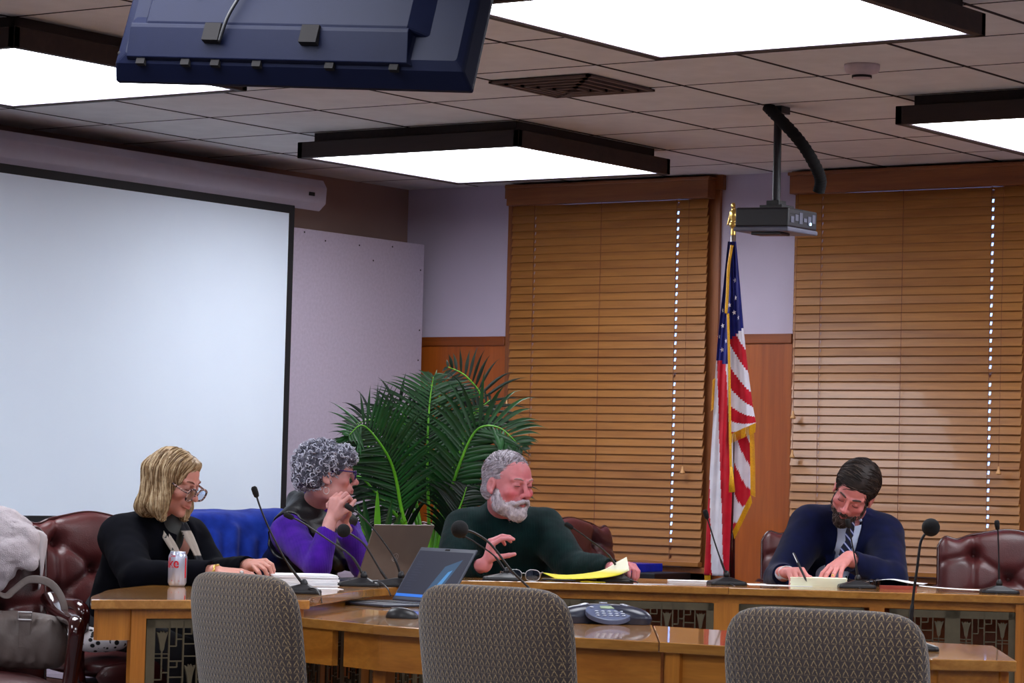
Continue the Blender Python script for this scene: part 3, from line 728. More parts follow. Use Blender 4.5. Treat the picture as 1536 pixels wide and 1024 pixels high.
mic((752, 870.5), [(694, 803), (706, 809), (720, 818), (742, 834), (760, 857)], 'gooseneck microphone mostly hidden behind the foam ball microphone, wedge base by the folded eyeglasses')
mic((922, 872.5), [(856, 790), (866, 796), (884, 809), (911, 830), (931, 855)], 'gooseneck microphone beside the hand that holds the curled paper', cable=[(950, 871, -.06), (962, 880, -.16), (963, 905, -.17)])
mic((1090, 877), [(1060, 774), (1065, 790), (1076, 825), (1090, 858)], 'gooseneck microphone in front of the flag', cable=[(1102, 879, -.1), (1107, 890, -.16), (1107, 912, -.17)], turn=.2)
mic((1285, 882), [(1273, 788), (1275, 798), (1280, 825), (1284, 846), (1287, 866)], 'gooseneck microphone in front of the striped tie', cable=[(1291, 884, -.09), (1292, 893, -.15), (1292, 915, -.16)])
mic((1366, 975), [(1392, 796), (1384, 806), (1380, 818), (1376, 850), (1371, 885), (1367, 925), (1366, 955)], 'gooseneck microphone with round foam ball standing upright, right of the man in the suit', z=ZL, ball=.026, r=.0052)
mic((1499, 890), [(1496, 790), (1497, 800), (1498, 830), (1499, 872)], 'gooseneck microphone in front of the empty tufted chair at the right', cable=[(1492, 893, -.10), (1489, 905, -.16), (1486, 930, -.17)])

# ------------------------------------------------------------------ laptops
def laptop(name, hinge, ang, wdt, dpt, tilt, label, lidmat, screen, H=.232):
    """hinge: world point of the hinge end nearest the reader's left; ang: direction of the hinge line; keyboard lies on its -y side"""
    root = empty(name, hinge, ang, label, 'laptop')
    t = .009
    bm_ = MB(); bm_.box((0, -dpt, 0), (wdt, 0, t)); base = bm_.build('keyboard_base', m_laptop, root, bevel=.003)
    kb = MB()
    for r in range(5):
        for c in range(14): kb.box((.02+c*(wdt-.04)/14, -.045-r*.0185-.015, t), (.02+(c+1)*(wdt-.04)/14-.003, -.045-r*.0185, t+.0016))
    kb.build('keys', m_blackpl, base)
    MB().box((wdt*.34, -dpt+.015, t), (wdt*.62, -dpt+.07, t+.0006)).build('touchpad', m_blackmat, base)
    Mx = Matrix.Translation((0, .004, t)) @ Matrix.Rotation(-tilt, 4, 'X')
    lid = MB(); lid.box((0, 0, .002), (wdt, .006, H), Mx); L = lid.build('lid', lidmat, root, bevel=.002)
    if screen:
        MB().box((.004, -.0008, .006), (wdt-.004, 0, H-.004), Mx).build('bezel', m_laptop, L)
        MB().box((.008, -.0014, .018), (wdt-.008, -.0008, H-.016), Mx).build('display', emis('laptop_display', lin((.055, .065, .12))+(1,), 1.0, (.01, .01, .02, 1)), L)
        MB().box((.008, -.0018, .018), (wdt-.008, -.0014, .030), Mx).build('taskbar', emis('laptop_taskbar', lin((.12, .42, .82))+(1,), .9, (.01, .01, .02, 1)), L)
        q = MB(); pts = [(.60, .12), (.74, .12), (.86, .80), (.70, .62)]
        vs = [tuple(Mx @ Vector((wdt*a, -.0017, H*b))) for a, b in ((.50, .17), (.72, .12), (.86, .80), (.62, .66))]; q.add(vs, [(0, 1, 2, 3)])
        q.build('picture', emis('laptop_picture', lin((.14, .27, .38))+(1,), .9, (.01, .01, .02, 1)), L)
        vs = [tuple(Mx @ Vector((wdt*a, -.0019, H*b))) for a, b in ((.60, .17), (.68, .15), (.78, .60), (.72, .56))]; q = MB(); q.add(vs, [(0, 1, 2, 3)])
        q.build('picture', emis('laptop_picture_light', lin((.25, .50, .72))+(1,), .9, (.01, .01, .02, 1)), L)
        tx = MB(); rr = random.Random(9)
        for k in range(11): tx.box((wdt*.10, -.002, H*(.22+.05*k)), (wdt*(.10+rr.uniform(.08, .16)), -.0016, H*(.228+.05*k)), Mx)
        tx.build('text_lines', emis('laptop_text', lin((.16, .19, .28))+(1,), .5, (.02, .02, .03, 1)), L)
        MB().box((wdt*.46, -.0016, H-.012), (wdt*.54, -.0006, H-.005), Mx).build('webcam', m_dark, L)
    else:
        q = MB()
        for k in range(24):
            a0, a1 = 2*PI*k/24, 2*PI*(k+1)/24
            vs = [tuple(Mx @ Vector((wdt*.5+r*math.cos(a), .0066, H*.42+r*math.sin(a)))) for r, a in ((.015, a0), (.0165, a0), (.0165, a1), (.015, a1))]; q.add(vs, [(0, 1, 2, 3)])
        for (x0, x1, z0, z1) in ((-.008, -.005, -.008, .010), (-.002, .001, -.008, .003), (.004, .007, -.011, .005)):
            q.add([tuple(Mx @ Vector((wdt*.5+a, .0066, H*.42+b))) for a, b in ((x0, z0), (x0+.002, z0), (x1+.002, z1), (x1, z1))], [(0, 1, 2, 3)])
        q.build('emblem', m_metal, L)
    return root
m_laptop = plain('dark_grey_laptop', rgb(52, 58, 74), .35, .05)
m_lap2 = plain('brown_grey_laptop_lid', rgb(110, 98, 90), .4, .04, metal=.3)
a59 = math.radians(50)
w2 = GX*math.cos(a59)-GY*math.sin(a59)
laptop('laptop', U(586, 903, ZL+.001), math.atan2(w2[1], w2[0]), .325, .285, math.radians(34), 'open black laptop with a dark screen and blue taskbar on the lower table', m_laptop, True)
a50 = math.radians(48); w1 = -(GX*math.cos(a50)+GY*math.sin(a50))
h1 = S(533, 11.08, ZT+.0005)
laptop('laptop', h1-w1*.33, math.atan2(w1[1], w1[0]), .33, .23, math.radians(22), 'grey-brown laptop seen from behind its lid with a small round emblem', m_lap2, False)

# mouse
mo = U(603, 927, ZL); q = MB()
def mfn(u, v):
    a = 2*PI*u; r = math.sin(min(1, v*1.0)*PI/2)
    return (.032*r*math.cos(a), .055*r*math.sin(a), .034*math.sqrt(max(0, 1-r**2.4))*(1+.12*math.sin(a)*r))
q.grid(mfn, 28, 10, True); ms = q.build('computer_mouse', m_blackpl, None, smooth=True); ms.location = tuple(mo+np.array([0, 0, .0005])); ms.rotation_euler.z = YAW+math.radians(75)
tag(ms, 'black computer mouse on the lower table in front of the laptop', 'mouse')
q = MB(); q.box((-.002, .02, .030), (.002, .036, .034)); q.build('scroll_wheel', m_metal, ms)

# ------------------------------------------------------------------ conference phone
pc = U(905, 934, ZL); pc = pc+np.array([0, 0, .001])
ph_ = empty('conference_phone', pc, YAW, 'black and silver three-legged conference speakerphone on the lower table', 'conference phone')
lob = [math.radians(a) for a in (205, 335, 90)]
def rad(a):
    r = .062
    for l in lob:
        d = (a-l+PI) % (2*PI)-PI; r = max(r, .062+.108*math.exp(-(d/.42)**2))
    return r
m_ph = plain('phone_plastic', rgb(40, 43, 58), .28, .06); m_ph2 = plain('phone_silver', rgb(186, 192, 206), .3, .05, metal=.2)
q = MB()
def pf(u, v):
    a = 2*PI*u; s = v; r = rad(a)
    if s < .12: return (r*.96*math.cos(a), r*.96*math.sin(a), .006*s/.12)
    t = 1-(s-.12)/.88; rr_ = r*math.sin(t*PI/2)**.9 if t < 1 else r
    return (rr_*math.cos(a), rr_*math.sin(a), .010+.052*(1-t**2.3))
q.grid(pf, 96, 18, True); q.build('shell', m_ph, ph_, smooth=True)
for l in lob:
    g = MB()
    def gf(u, v):
        s = .062+.062*v; w = (u-.5)*.026
        t = s/.172; z = .0125+.052*(1-t**2.3)+.0025
        return (s*math.cos(l)-w*math.sin(l), s*math.sin(l)+w*math.cos(l), z)
    g.grid(gf, 4, 10); g.build('speaker_strip', m_ph2, ph_, smooth=True, solid=.003)
a = math.radians(282); ca, sa = math.cos(a), math.sin(a)
slope = .48
def kp(x, y, h=0): # x across, y outward
    r = .035+y; return (r*ca-x*sa, r*sa+x*ca, .058-slope*y+h)
kb = MB(); out = []
for k in range(28):
    t = 2*PI*k/28; out.append((.076*math.cos(t)*(1-.12*math.sin(t)), .040+.050*math.sin(t)))
vs = [kp(x, y, -.016) for x, y in out]+[kp(x, y, .0) for x, y in out]; n = len(out)
kb.add(vs, [tuple(range(n))[::-1], tuple(range(n, 2*n))]+[(i, (i+1) % n, n+(i+1) % n, n+i) for i in range(n)])
K = kb.build('keypad', plain('keypad_plastic', rgb(84, 92, 118), .3), ph_, bevel=.002)
d_ = MB(); d_.add([kp(-.024, .008, .002), kp(.024, .008, .002), kp(.024, .024, .002), kp(-.024, .024, .002)], [(0, 1, 2, 3)]); d_.build('display', plain('lcd', rgb(150, 166, 140), .2), K)
for r in range(4):
    for c in range(5):
        if r == 0 and c in (1, 2, 3): continue
        x = (c-2)*.021*(1 if r else 1.25); y = .033+r*.0125-(.018 if r == 0 else .006); b_ = MB(); b_.ball(kp(x, y, .001), (.0072, .0052, .0026), 10, 6, Matrix.Rotation(0, 4, 'Z')); b_.build('button', m_ph2, K, smooth=True)

# ------------------------------------------------------------------ soda can
cp = S(265.5, 10.28, ZT+.0005)
def text_mesh(body, size, ext=.0):
    cu = bpy.data.curves.new('lettering', 'FONT'); cu.body = body; cu.size = size; cu.resolution_u = 4; cu.offset = size*.018
    o = bpy.data.objects.new('lettering', cu); COL.objects.link(o); bpy.context.view_layer.update()
    me = bpy.data.meshes.new_from_object(o.evaluated_get(bpy.context.evaluated_depsgraph_get())); bpy.data.objects.remove(o)
    bm = bmesh.new(); bm.from_mesh(me); bmesh.ops.triangulate(bm, faces=bm.faces)
    bmesh.ops.subdivide_edges(bm, edges=[e for e in bm.edges if e.calc_length() > size*.12], cuts=3)
    V = [tuple(v.co) for v in bm.verts]; bm.verts.index_update(); F = [tuple(v.index for v in f.verts) for f in bm.faces]; bm.free(); return V, F
m_can = plain('can_aluminium', rgb(196, 204, 226), .28, .04, metal=.55); m_red = plain('printed_red', rgb(214, 16, 40), .45)
can = empty('soda_can', cp, YAW, 'silver soda can with red lettering on the end of the raised table', 'soda can')
q = MB(); q.lathe([(.022, .001), (.026, .0), (.0285, .005), (.033, .013), (.033, .104), (.031, .110), (.0272, .118), (.0275, .121), (.0262, .122), (.0255, .1185), (.001, .1185)], 48); q.build('body', m_can, can, smooth=True)
q = MB(); q.box((-.008, -.004, .1186), (.008, .016, .1198)); q.build('pull_tab', m_metal, can, bevel=.0005)
for body, size, zc, s0, name in (('Coke', .044, .066, -.089, 'lettering'), ('Diet', .011, .1035, -.024, 'lettering'), ('o', .006, .018, .008, 'lettering'), ('A', .006, .0185, -.018, 'lettering')):
    V, F = text_mesh(body, size)
    q = MB(); vs = []
    for x, y, z in V:
        s = (s0+x)/.0332; vs.append((.03325*math.sin(s), -.03325*math.cos(s), zc+y*1.15))
    q.add(vs, F); q.build(name, m_red, can)
q = MB()
for k in range(8):
    s0, s1 = 1.0+k*.03, 1.0+(k+1)*.03; q.add([(.0332*math.sin(s), -.0332*math.cos(s), z) for s, z in ((s0, .03), (s1, .03), (s1, .10), (s0, .10))], [(0, 1, 2, 3)])
q.build('stripe', m_red, can)

# ------------------------------------------------------------------ papers and small things
def sheet(px, py, w, l, rz, label, name='paper_sheet', mat=None, cat='paper', th=.0012, curl=None, z=ZT, dz=0, group=None, d=None):
    p = (U(px, py, z) if d is None else S(px, d, z))+np.array([0, 0, .0004+dz]); q = MB()
    def f(u, v):
        zz_ = curl(u, v) if curl else 0
        return ((u-.5)*w, (v-.5)*l, zz_)
    if curl: q.grid(f, 14, 10)
    else: q.box((-w/2, -l/2, 0), (w/2, l/2, th))
    o = q.build(name, mat or m_paper, None, smooth=bool(curl), solid=(th if curl else 0)); o.location = tuple(p); o.rotation_euler.z = YAW+rz
    return tag(o, label, cat, group)
def stack(px, d, w, l, h, rz, label, mat, name='paper_stack', z=ZT, n=9, jit=.003, group=None, cat='papers', py=None):
    p = (S(px, d, z) if py is None else U(px, py, z)); q = MB(); rr = random.Random(int(px))
    for k in range(n):
        jx, jy = rr.uniform(-jit, jit), rr.uniform(-jit, jit); q.box((-w/2+jx, -l/2+jy, .0003+h*k/n), (w/2+jx, l/2+jy, h*(k+.94)/n))
    o = q.build(name, mat, None); o.location = tuple(p); o.rotation_euler.z = YAW+rz; return tag(o, label, cat, group)
stack(452, 10.55, .235, .20, .046, math.radians(14), 'thick stack of white paper beside the hands of the blonde woman', m_paper, jit=.006)
sheet(490, 883, .10, .10, .3, 'loose white sheet between the first microphone and the table edge')
sheet(518, 876, .11, .09, -.4, 'slightly lifted white sheet in front of the wedge base near the purple elbow', curl=lambda u, v: .012*u*u)
sheet(430, 884, .16, .14, .2, 'white sheet lying under the thick paper stack', dz=0)
q = stack(392, 10.32, .075, .14, .009, .5, 'black phone lying under the fingers of the blonde woman', m_blackpl, name='mobile_phone', n=1, jit=0, cat='phone')
# in front of the man in green
stack(848, None, .18, .10, .004, .25, 'yellow notepad in front of the man in green', m_yellow, name='yellow_notepad', py=869.5, n=2, cat='notepad')
sheet(889, 872.5, .10, .06, .05, 'folded yellow paper slip at the table edge beside the wedge microphone base', mat=m_yellow, dz=0)
sheet(868, 866, .20, .10, .1, 'white sheet lying on the yellow notepad', dz=.0045)
def pen(px, py, L, rz, label, mat, z=ZT, dz=.0045):
    p = U(px, py, z)+np.array([0, 0, dz]); q = MB(); q.tube([(-L/2, 0, 0), (L/2-.014, 0, 0), (L/2-.006, 0, 0), (L/2, 0, 0)], [.0042, .0042, .0028, .0008], 10)
    o = q.build('pen', mat, None, smooth=False); o.location = tuple(p); o.rotation_euler.z = YAW+rz; tag(o, label, 'pen')
    c = MB(); c.box((-L/2+.004, -.0012, .004), (-L/2+.04, .0012, .0062)); c.build('clip', m_metal, o); return o
pen(838, 871.3, .14, -.12, 'black pen beside the folded eyeglasses', m_blackpl); pen(878, 871, .13, .05, 'grey pen on the yellow notepad', m_lap2, dz=.0048)
# eyeglasses folded open on the table
def spectacles(root_name, loc, rz, mat, scale=1.0, parent=None, M=None, lensmat=None, label=None, arms=.13, lw=.024, lh=.020, rim=.0022, seg=28, square=2.6):
    root = empty(root_name, loc, rz) if parent is None else parent
    Mx = M or Matrix.Identity(4); T_ = lambda p: tuple(Mx @ Vector(p))
    for s in (-1, 1):
        cx = s*.033; pts = []
        for k in range(seg+1):
            a = 2*PI*k/seg; c, s_ = math.cos(a), math.sin(a); r = 1/((abs(c))**square+(abs(s_))**square)**(1/square)
            pts.append((cx+lw*c*r, -.003*abs(c), lh*s_*r-(.0 if s_ > 0 else .001)))
        q = MB(); q.tube([T_(p) for p in pts], rim, 8, cap=False); q.build('rim', mat, root, smooth=True)
        q = MB(); o0 = q.add([T_((cx, -.001, 0))]+[T_(p) for p in pts[:-1]], [(0, 1+k, 1+(k+1) % seg) for k in range(seg)]); q.build('lens', lensmat or m_glass, root)
        q = MB(); q.tube([T_(p) for p in spline([(s*(.033+lw), .0, .010), (s*(.070), .006, .011), (s*.074, .03, .011), (s*.075, .085, .009), (s*.072, arms, -.015)], 6)], [rim*1.1]*25, 8); q.build('temple', mat, root, smooth=True)
    q = MB(); q.tube([T_(p) for p in bez([(-.010, 0, .005), (-.004, -.004, .009), (.004, -.004, .009), (.010, 0, .005)], 8)], rim, 8); q.build('bridge', mat, root, smooth=True)
    return root
m_lens = glass('tinted_lens', (.55, .72, .95, 1))
t = NT('thin_lens'); tr = t.new('ShaderNodeBsdfTransparent'); tr.inputs[0].default_value = (.62, .74, .92, 1); gl = t.new('ShaderNodeBsdfGlossy'); gl.inputs['Roughness'].default_value = .03; gl.inputs[0].default_value = (.7, .85, 1, 1)
mx = t.new('ShaderNodeMixShader'); mx.inputs[0].default_value = .22; t.link(tr.outputs[0], mx.inputs[1]); t.link(gl.outputs[0], mx.inputs[2]); t.link(mx.outputs[0], t.n['Material Output'].inputs['Surface']); m_lens = t.m
g_ = U(785, 871, ZT); g = spectacles('eyeglasses', g_+np.array([0, 0, .0235]), YAW+.1, m_metal, lensmat=m_lens, rim=.0014, lw=.026, lh=.022, arms=.11); tag(g, 'metal-rimmed eyeglasses standing open on the table in front of the man in green', 'eyeglasses')
g.scale = (1.12, 1.12, 1.0)
# in front of the flag and the man in the suit
stack(1045, None, .24, .12, .010, .0, 'low pile of white papers left of the microphone before the flag', m_paper, py=874, n=4, cat='papers')
sheet(1120, 875.5, .16, .06, .05, 'white sheet right of the microphone before the flag')
sheet(980, 876, .16, .03, .08, 'white sheet at the table edge below the blue binder', curl=None)
stack(1228, None, .225, .16, .036, math.radians(-9), 'thick cream paper pad under the pen of the man in the suit', m_cream, name='paper_pad', py=879, n=12, jit=.002, cat='notepad')
sheet(1170, 878, .26, .10, -.04, 'white sheets beside the writing hand', dz=0)
sheet(1345, 880, .24, .17, -.25, 'curled white sheet between the eyeglasses and the foam ball microphone', curl=lambda u, v: .006+.016*math.exp(-((u-.4)/.3)**2), dz=.010)
sheet(1425, 886, .25, .10, -.12, 'long white sheet reaching to the last microphone', curl=lambda u, v: .003+.010*(1-u)**2, dz=.004)
stack(1347, None, .15, .05, .015, -.06, 'flat reddish wooden sounding block at the table edge', plain('red_wood', rgb(150, 60, 44), .45), name='sounding_block', py=883.5, n=1, jit=0, cat='block')
g_ = U(1311, 880, ZT); g = spectacles('eyeglasses', g_+np.array([0, 0, .016]), YAW+math.radians(60), m_blackpl, lensmat=m_lens, rim=.0024, lw=.024, lh=.015, arms=.10); tag(g, 'black-framed eyeglasses lying beside the curled sheet at the right', 'eyeglasses')
tg = empty('drinking_glass', U(1274, 874.5, ZT)+np.array([0, 0, .0004]), 0, 'small clear glass tumbler left of the microphone before the tie', 'glass')
q = MB(); q.lathe([(.014, 0), (.016, .001), (.0175, .03), (.0162, .03), (.0145, .003), (.0, .003)], 24); q.build('tumbler', m_glass, tg, smooth=True)
# blue binder on a dark cabinet under the window
bc = MB(); bc.box((-8.22, 12.02, 0), (-7.60, 12.36, .74)); o = bc.build('low_cabinet', plain('black_cabinet', rgb(14, 14, 20), .5), None, bevel=.006); tag(o, 'low black cabinet under the left window, behind the table', 'cabinet')
MB().box((-8.2, 12.012, .05), (-7.915, 12.02, .70)).build('door', m_blackpl, o); MB().box((-7.905, 12.012, .05), (-7.62, 12.02, .70)).build('door', m_blackpl, o)
bn = MB(); c = W(987, 850, 13.55); cx, cy = c[0], 12.16
bn.box((-8.14, 12.04, .741), (-7.73, 12.30, .745)); bn.box((-8.14, 12.04, .777), (-7.73, 12.30, .781)); bn.box((-8.14, 12.04, .745), (-8.13, 12.30, .777)); bn.box((-7.74, 12.04, .745), (-7.73, 12.30, .777)); bn.box((-8.13, 12.045, .745), (-7.74, 12.05, .777))
o = bn.build('ring_binder', plain('blue_vinyl', rgb(16, 44, 190), .25), None, bevel=.002); tag(o, 'shiny blue binder lying on the low black cabinet under the left window', 'binder')
MB().box((-8.125, 12.052, .747), (-7.745, 12.295, .7765)).build('pages', m_paper, o)
# ------------------------------------------------------------------ leather armchairs
def leather_chair(mat=m_leather):
    root = empty('leather_armchair', (0, 0, 0)); a, z0, z1 = .31, .44, .985
    def top(x):
        t = abs(x)/a; return z1+.032*math.exp(-(t/.42)**2)-.018*math.exp(-((t-.74)/.13)**2)-(.05*max(0, (t-.86)/.14)**2.2)
    tufts = [(-.155, .90), (.155, .90), (0, .80), (-.155, .70), (.155, .70), (0, .60)]
    def front(u, v):
        x = (u*2-1)*a; zt = top(x); z = z0+(zt-z0)*v; X = abs(u*2-1); Z = abs(v*2-1)
        y = .045*(1-X**6)**.5*(1-Z**8)**.5
        for tx, tz in tufts:
            r2 = ((x-tx)**2+(z-tz)**2); y -= .034*math.exp(-r2/.0011)+.012*math.exp(-r2/.009)
        for (x1, za), (x2, zb) in (((-.155, .90), (0, .80)), ((.155, .90), (0, .80)), ((-.155, .70), (0, .80)), ((.155, .70), (0, .80)), ((-.155, .70), (0, .60)), ((.155, .70), (0, .60)), ((-.155, .90), (-.155, 1.02)), ((.155, .90), (.155, 1.02)), ((-.155, .9), (-.31, .86)), ((.155, .9), (.31, .86)), ((-.155, .7), (-.31, .72)), ((.155, .7), (.31, .72)), ((-.155, .9), (-.155, .7)), ((.155, .9), (.155, .7))):
            dx, dz = x2-x1, zb-za; L2 = dx*dx+dz*dz; t = max(0, min(1, ((x-x1)*dx+(z-za)*dz)/L2)); d2 = (x-x1-t*dx)**2+(z-za-t*dz)**2
            y -= .011*math.exp(-d2/.00022)
        return (x, y, z)
    N, Mv = 64, 56; T = Matrix.Translation((0, -.26, 0)) @ Matrix.Translation((0, 0, .44)) @ Matrix.Rotation(math.radians(9), 4, 'X') @ Matrix.Translation((0, 0, -.44))
    q = MB(); q.grid(front, N, Mv)
    w = N+1; ring = [i for i in range(w)]+[j*w+N for j in range(1, Mv+1)]+[Mv*w+i for i in range(N-1, -1, -1)]+[j*w for j in range(Mv-1, 0, -1)]
    o = len(q.v); back = []
    for lay, (yy, sc) in enumerate(((-.03, 1.0), (-.075, .97), (-.085, .9))):
        for i in ring: x, y, z = q.v[i]; q.v.append((x*sc, yy, .72+(z-.72)*sc))
        prev = ring if lay == 0 else [o+(lay-1)*len(ring)+k for k in range(len(ring))]; cur = [o+lay*len(ring)+k for k in range(len(ring))]
        for k in range(len(ring)): q.f.append((prev[k], prev[(k+1) % len(ring)], cur[(k+1) % len(ring)], cur[k])); q.mi.append(0)
    q.f.append(tuple(cur)); q.mi.append(0)
    out = [q.v[i] for i in ring]
    xform(q, T); q.build('backrest', mat, root, smooth=True)
    b = MB(); tp = [tuple(T @ Vector((x*1.005, -.004, z))) for x, y, z in out if z > z0+.01]; k0 = max(range(len(tp)), key=lambda i: (np.linalg.norm(np.array(tp[i])-np.array(tp[i-1])))); tp = tp[k0:]+tp[:k0]
    b.tube(tp, .0065, 8); b.build('piping', m_darkwood, root, smooth=True)
    for tx, tz in tufts:
        y = front((tx/a+1)/2, (tz-z0)/(top(tx)-z0))[1]; g = MB(); g.ball(tuple(T @ Vector((tx, y+.004, tz))), .0085, 10, 6); g.build('button', mat, root, smooth=True)
    s = pillow(.30, .055, .27, 5, 2.4, 56, 10); xform(s, Matrix.Translation((0, .03, .455)) @ Matrix.Rotation(math.radians(90), 4, 'X')); s.build('seat', mat, root, smooth=True)
    s = pillow(.295, .05, .06, 3, 2.4, 48, 8); xform(s, Matrix.Translation((0, .275, .425))); s.build('seat_front_roll', mat, root, smooth=True)
    MB().box((-.29, -.26, .36), (.29, .27, .40)).build('seat_rail', m_darkwood, root, bevel=.01)
    for sx in (-1, 1):
        q = MB(); P = [(sx*.315, -.27, .74), (sx*.33, -.20, .705), (sx*.335, -.05, .69), (sx*.335, .12, .685), (sx*.335, .20, .68), (sx*.333, .232, .655), (sx*.33, .225, .60), (sx*.325, .19, .50), (sx*.315, .19, .40)]
        sp = spline(P, 7); q.tube(sp, [.030-.006*(i/len(sp)) for i in range(len(sp))], 12, flat=.8); q.build('arm', m_darkwood, root, smooth=True)
    MB().lathe([(.03, .12), (.03, .26), (.02, .26), (.02, .37)], 18).build('column', m_blackpl, root)
    for k in range(5):
        an = 2*PI*k/5+.3; q = MB(); q.tube([(0, 0, .13), (.17*math.cos(an), .17*math.sin(an), .11), (.31*math.cos(an), .31*math.sin(an), .07)], [.032, .026, .018], 10); L = q.build('leg', m_darkwood, root, smooth=True)
        w_ = MB(); cx, cy = .31*math.cos(an), .31*math.sin(an); Mx = Matrix.Translation((cx, cy, .028)) @ Matrix.Rotation(an, 4, 'Z') @ Matrix.Rotation(PI/2, 4, 'Y'); w_.lathe([(.005, -.02), (.026, -.02), (.028, -.016), (.028, .016), (.026, .02), (.005, .02)], 16, Mx); w_.build('caster', m_blackpl, L)
    return root
LCH = [((-1.76, 9.465), (.30, -.95), 'oxblood leather armchair at the far left with the fleece coat and the handbag'),
       ((-1.40, 10.93), (.60, -.80), 'oxblood tufted leather armchair behind the blonde woman'),
       ((-1.03, 11.72), (.45, -.89), 'leather armchair covered by the blue jacket, between the two women'),
       ((-.95, 12.30), (.80, -.60), 'leather armchair behind the woman in the black vest'),
       ((-.06, 12.98), (.15, -.99), 'leather armchair behind the man in the dark green sweater'),
       ((.57, 13.22), (.80, -.60), 'dark leather armchair beside the left shoulder of the man in green, against the blind'),
       ((1.46, 12.93), (-.05, -1), 'leather armchair behind the man in the navy suit'),
       ((2.195, 12.62), (-.12, -.99), 'empty oxblood tufted leather armchair at the right edge')]
lc = leather_chair(); CH = []
for k, ((gx, gy), f, lb) in enumerate(LCH):
    o = lc if k == 0 else copy_tree(lc); p = G(gx, gy); o.location = tuple(p); o.rotation_euler.z = YAW+math.atan2(-f[0], f[1]); tag(o, lb, 'chair', 'leather armchairs around the dais'); CH.append(o)
bpy.context.view_layer.update()

# ------------------------------------------------------------------ signed-distance modelling for soft bodies
def smin(a, b, k):
    h = np.clip(.5+.5*(b-a)/k, 0, 1); return b*(1-h)+a*h-k*h*(1-h)
class SDF:
    """smooth union of simple solids sampled on a grid and skinned with surface nets"""
    def __init__(s): s.p = []
    def add(s, kind, lo, hi, fn, k=.02, op='u'): s.p.append((kind, np.array(lo, float), np.array(hi, float), fn, k, op)); return s
    def cap(s, a, b, r1, r2=None, k=.02, op='u', sq=None):
        a, b = np.array(a, float), np.array(b, float); r2 = r1 if r2 is None else r2; rm = max(r1, r2); d = b-a; L2 = float(d@d)+1e-12
        def fn(P):
            q = P-a; t = np.clip((q@d)/L2, 0, 1); return np.linalg.norm(q-t[..., None]*d, axis=-1)-(r1+(r2-r1)*t)
        return s.add('cap', np.minimum(a, b)-rm, np.maximum(a, b)+rm, fn, k, op)
    def ell(s, c, r, R=None, k=.02, op='u'):
        c = np.array(c, float); r = np.array(r, float); Rm = np.eye(3) if R is None else np.array(R); m = r.max()
        def fn(P):
            q = (P-c)@Rm; k0 = np.linalg.norm(q/r, axis=-1); k1 = np.linalg.norm(q/(r*r), axis=-1)+1e-9; return k0*(k0-1)/k1
        return s.add('ell', c-m, c+m, fn, k, op)
    def ecap(s, a, b, ra, rb, side, k=.02, op='u'):
        """capsule with an oval section: ra, rb = (half width along side, half depth)"""
        a, b = np.array(a, float), np.array(b, float); d = b-a; L2 = float(d@d); x = np.array(side, float); x -= d*(x@d)/L2; x /= np.linalg.norm(x); y = np.cross(d/np.sqrt(L2), x); m = max(*ra, *rb)
        def fn(P):
            q = P-a; t = np.clip((q@d)/L2, 0, 1); q = q-t[..., None]*d; wx = ra[0]+(rb[0]-ra[0])*t; wy = ra[1]+(rb[1]-ra[1])*t; rr = np.minimum(wx, wy)
            z = (q@d)/np.sqrt(L2)
            n = np.sqrt(((q@x)/wx)**2+((q@y)/wy)**2+(z/rr)**2); return (n-1)*rr
        return s.add('ecap', np.minimum(a, b)-m, np.maximum(a, b)+m, fn, k, op)
    def plane(s, p, n, k=.004):   # cut away the side n points to
        p = np.array(p, float); n = np.array(n, float); n /= np.linalg.norm(n); return s.add('cut', [-99]*3, [99]*3, lambda P: -((P-p)@n), k, 's')
    def mesh(s, h=.004, warp=None, pad=.02, post=None):
        us = [p for p in s.p if p[5] == 'u']; lo = np.min([p[1] for p in us], 0)-pad; hi = np.max([p[2] for p in us], 0)+pad
        n = np.ceil((hi-lo)/h).astype(int)+1; F = np.full(n, .08, np.float32)
        ax = [lo[i]+h*np.arange(n[i]) for i in range(3)]
        for kind, a, b, fn, k, op in s.p:
            m = max(.03, k*1.3); i0 = np.clip(np.floor((a-m-lo)/h).astype(int), 0, n-1); i1 = np.clip(np.ceil((b+m-lo)/h).astype(int)+1, 1, n)
            if (i1 <= i0).any(): continue
            sl = tuple(slice(i0[i], i1[i]) for i in range(3)); P = np.stack(np.meshgrid(*[ax[i][sl[i]] for i in range(3)], indexing='ij'), -1)
            if warp is not None: P = warp(P)
            d = fn(P).astype(np.float32); cur = F[sl]
            if op == 'u': F[sl] = smin(cur, d, k)
            elif op == 's': F[sl] = -smin(-cur, d, k)
        if post is not None:
            near = np.argwhere(np.abs(F) < 3*h); P = lo+near*h; F[tuple(near.T)] += post(P).astype(np.float32)
        return surface_nets(F, lo, h)
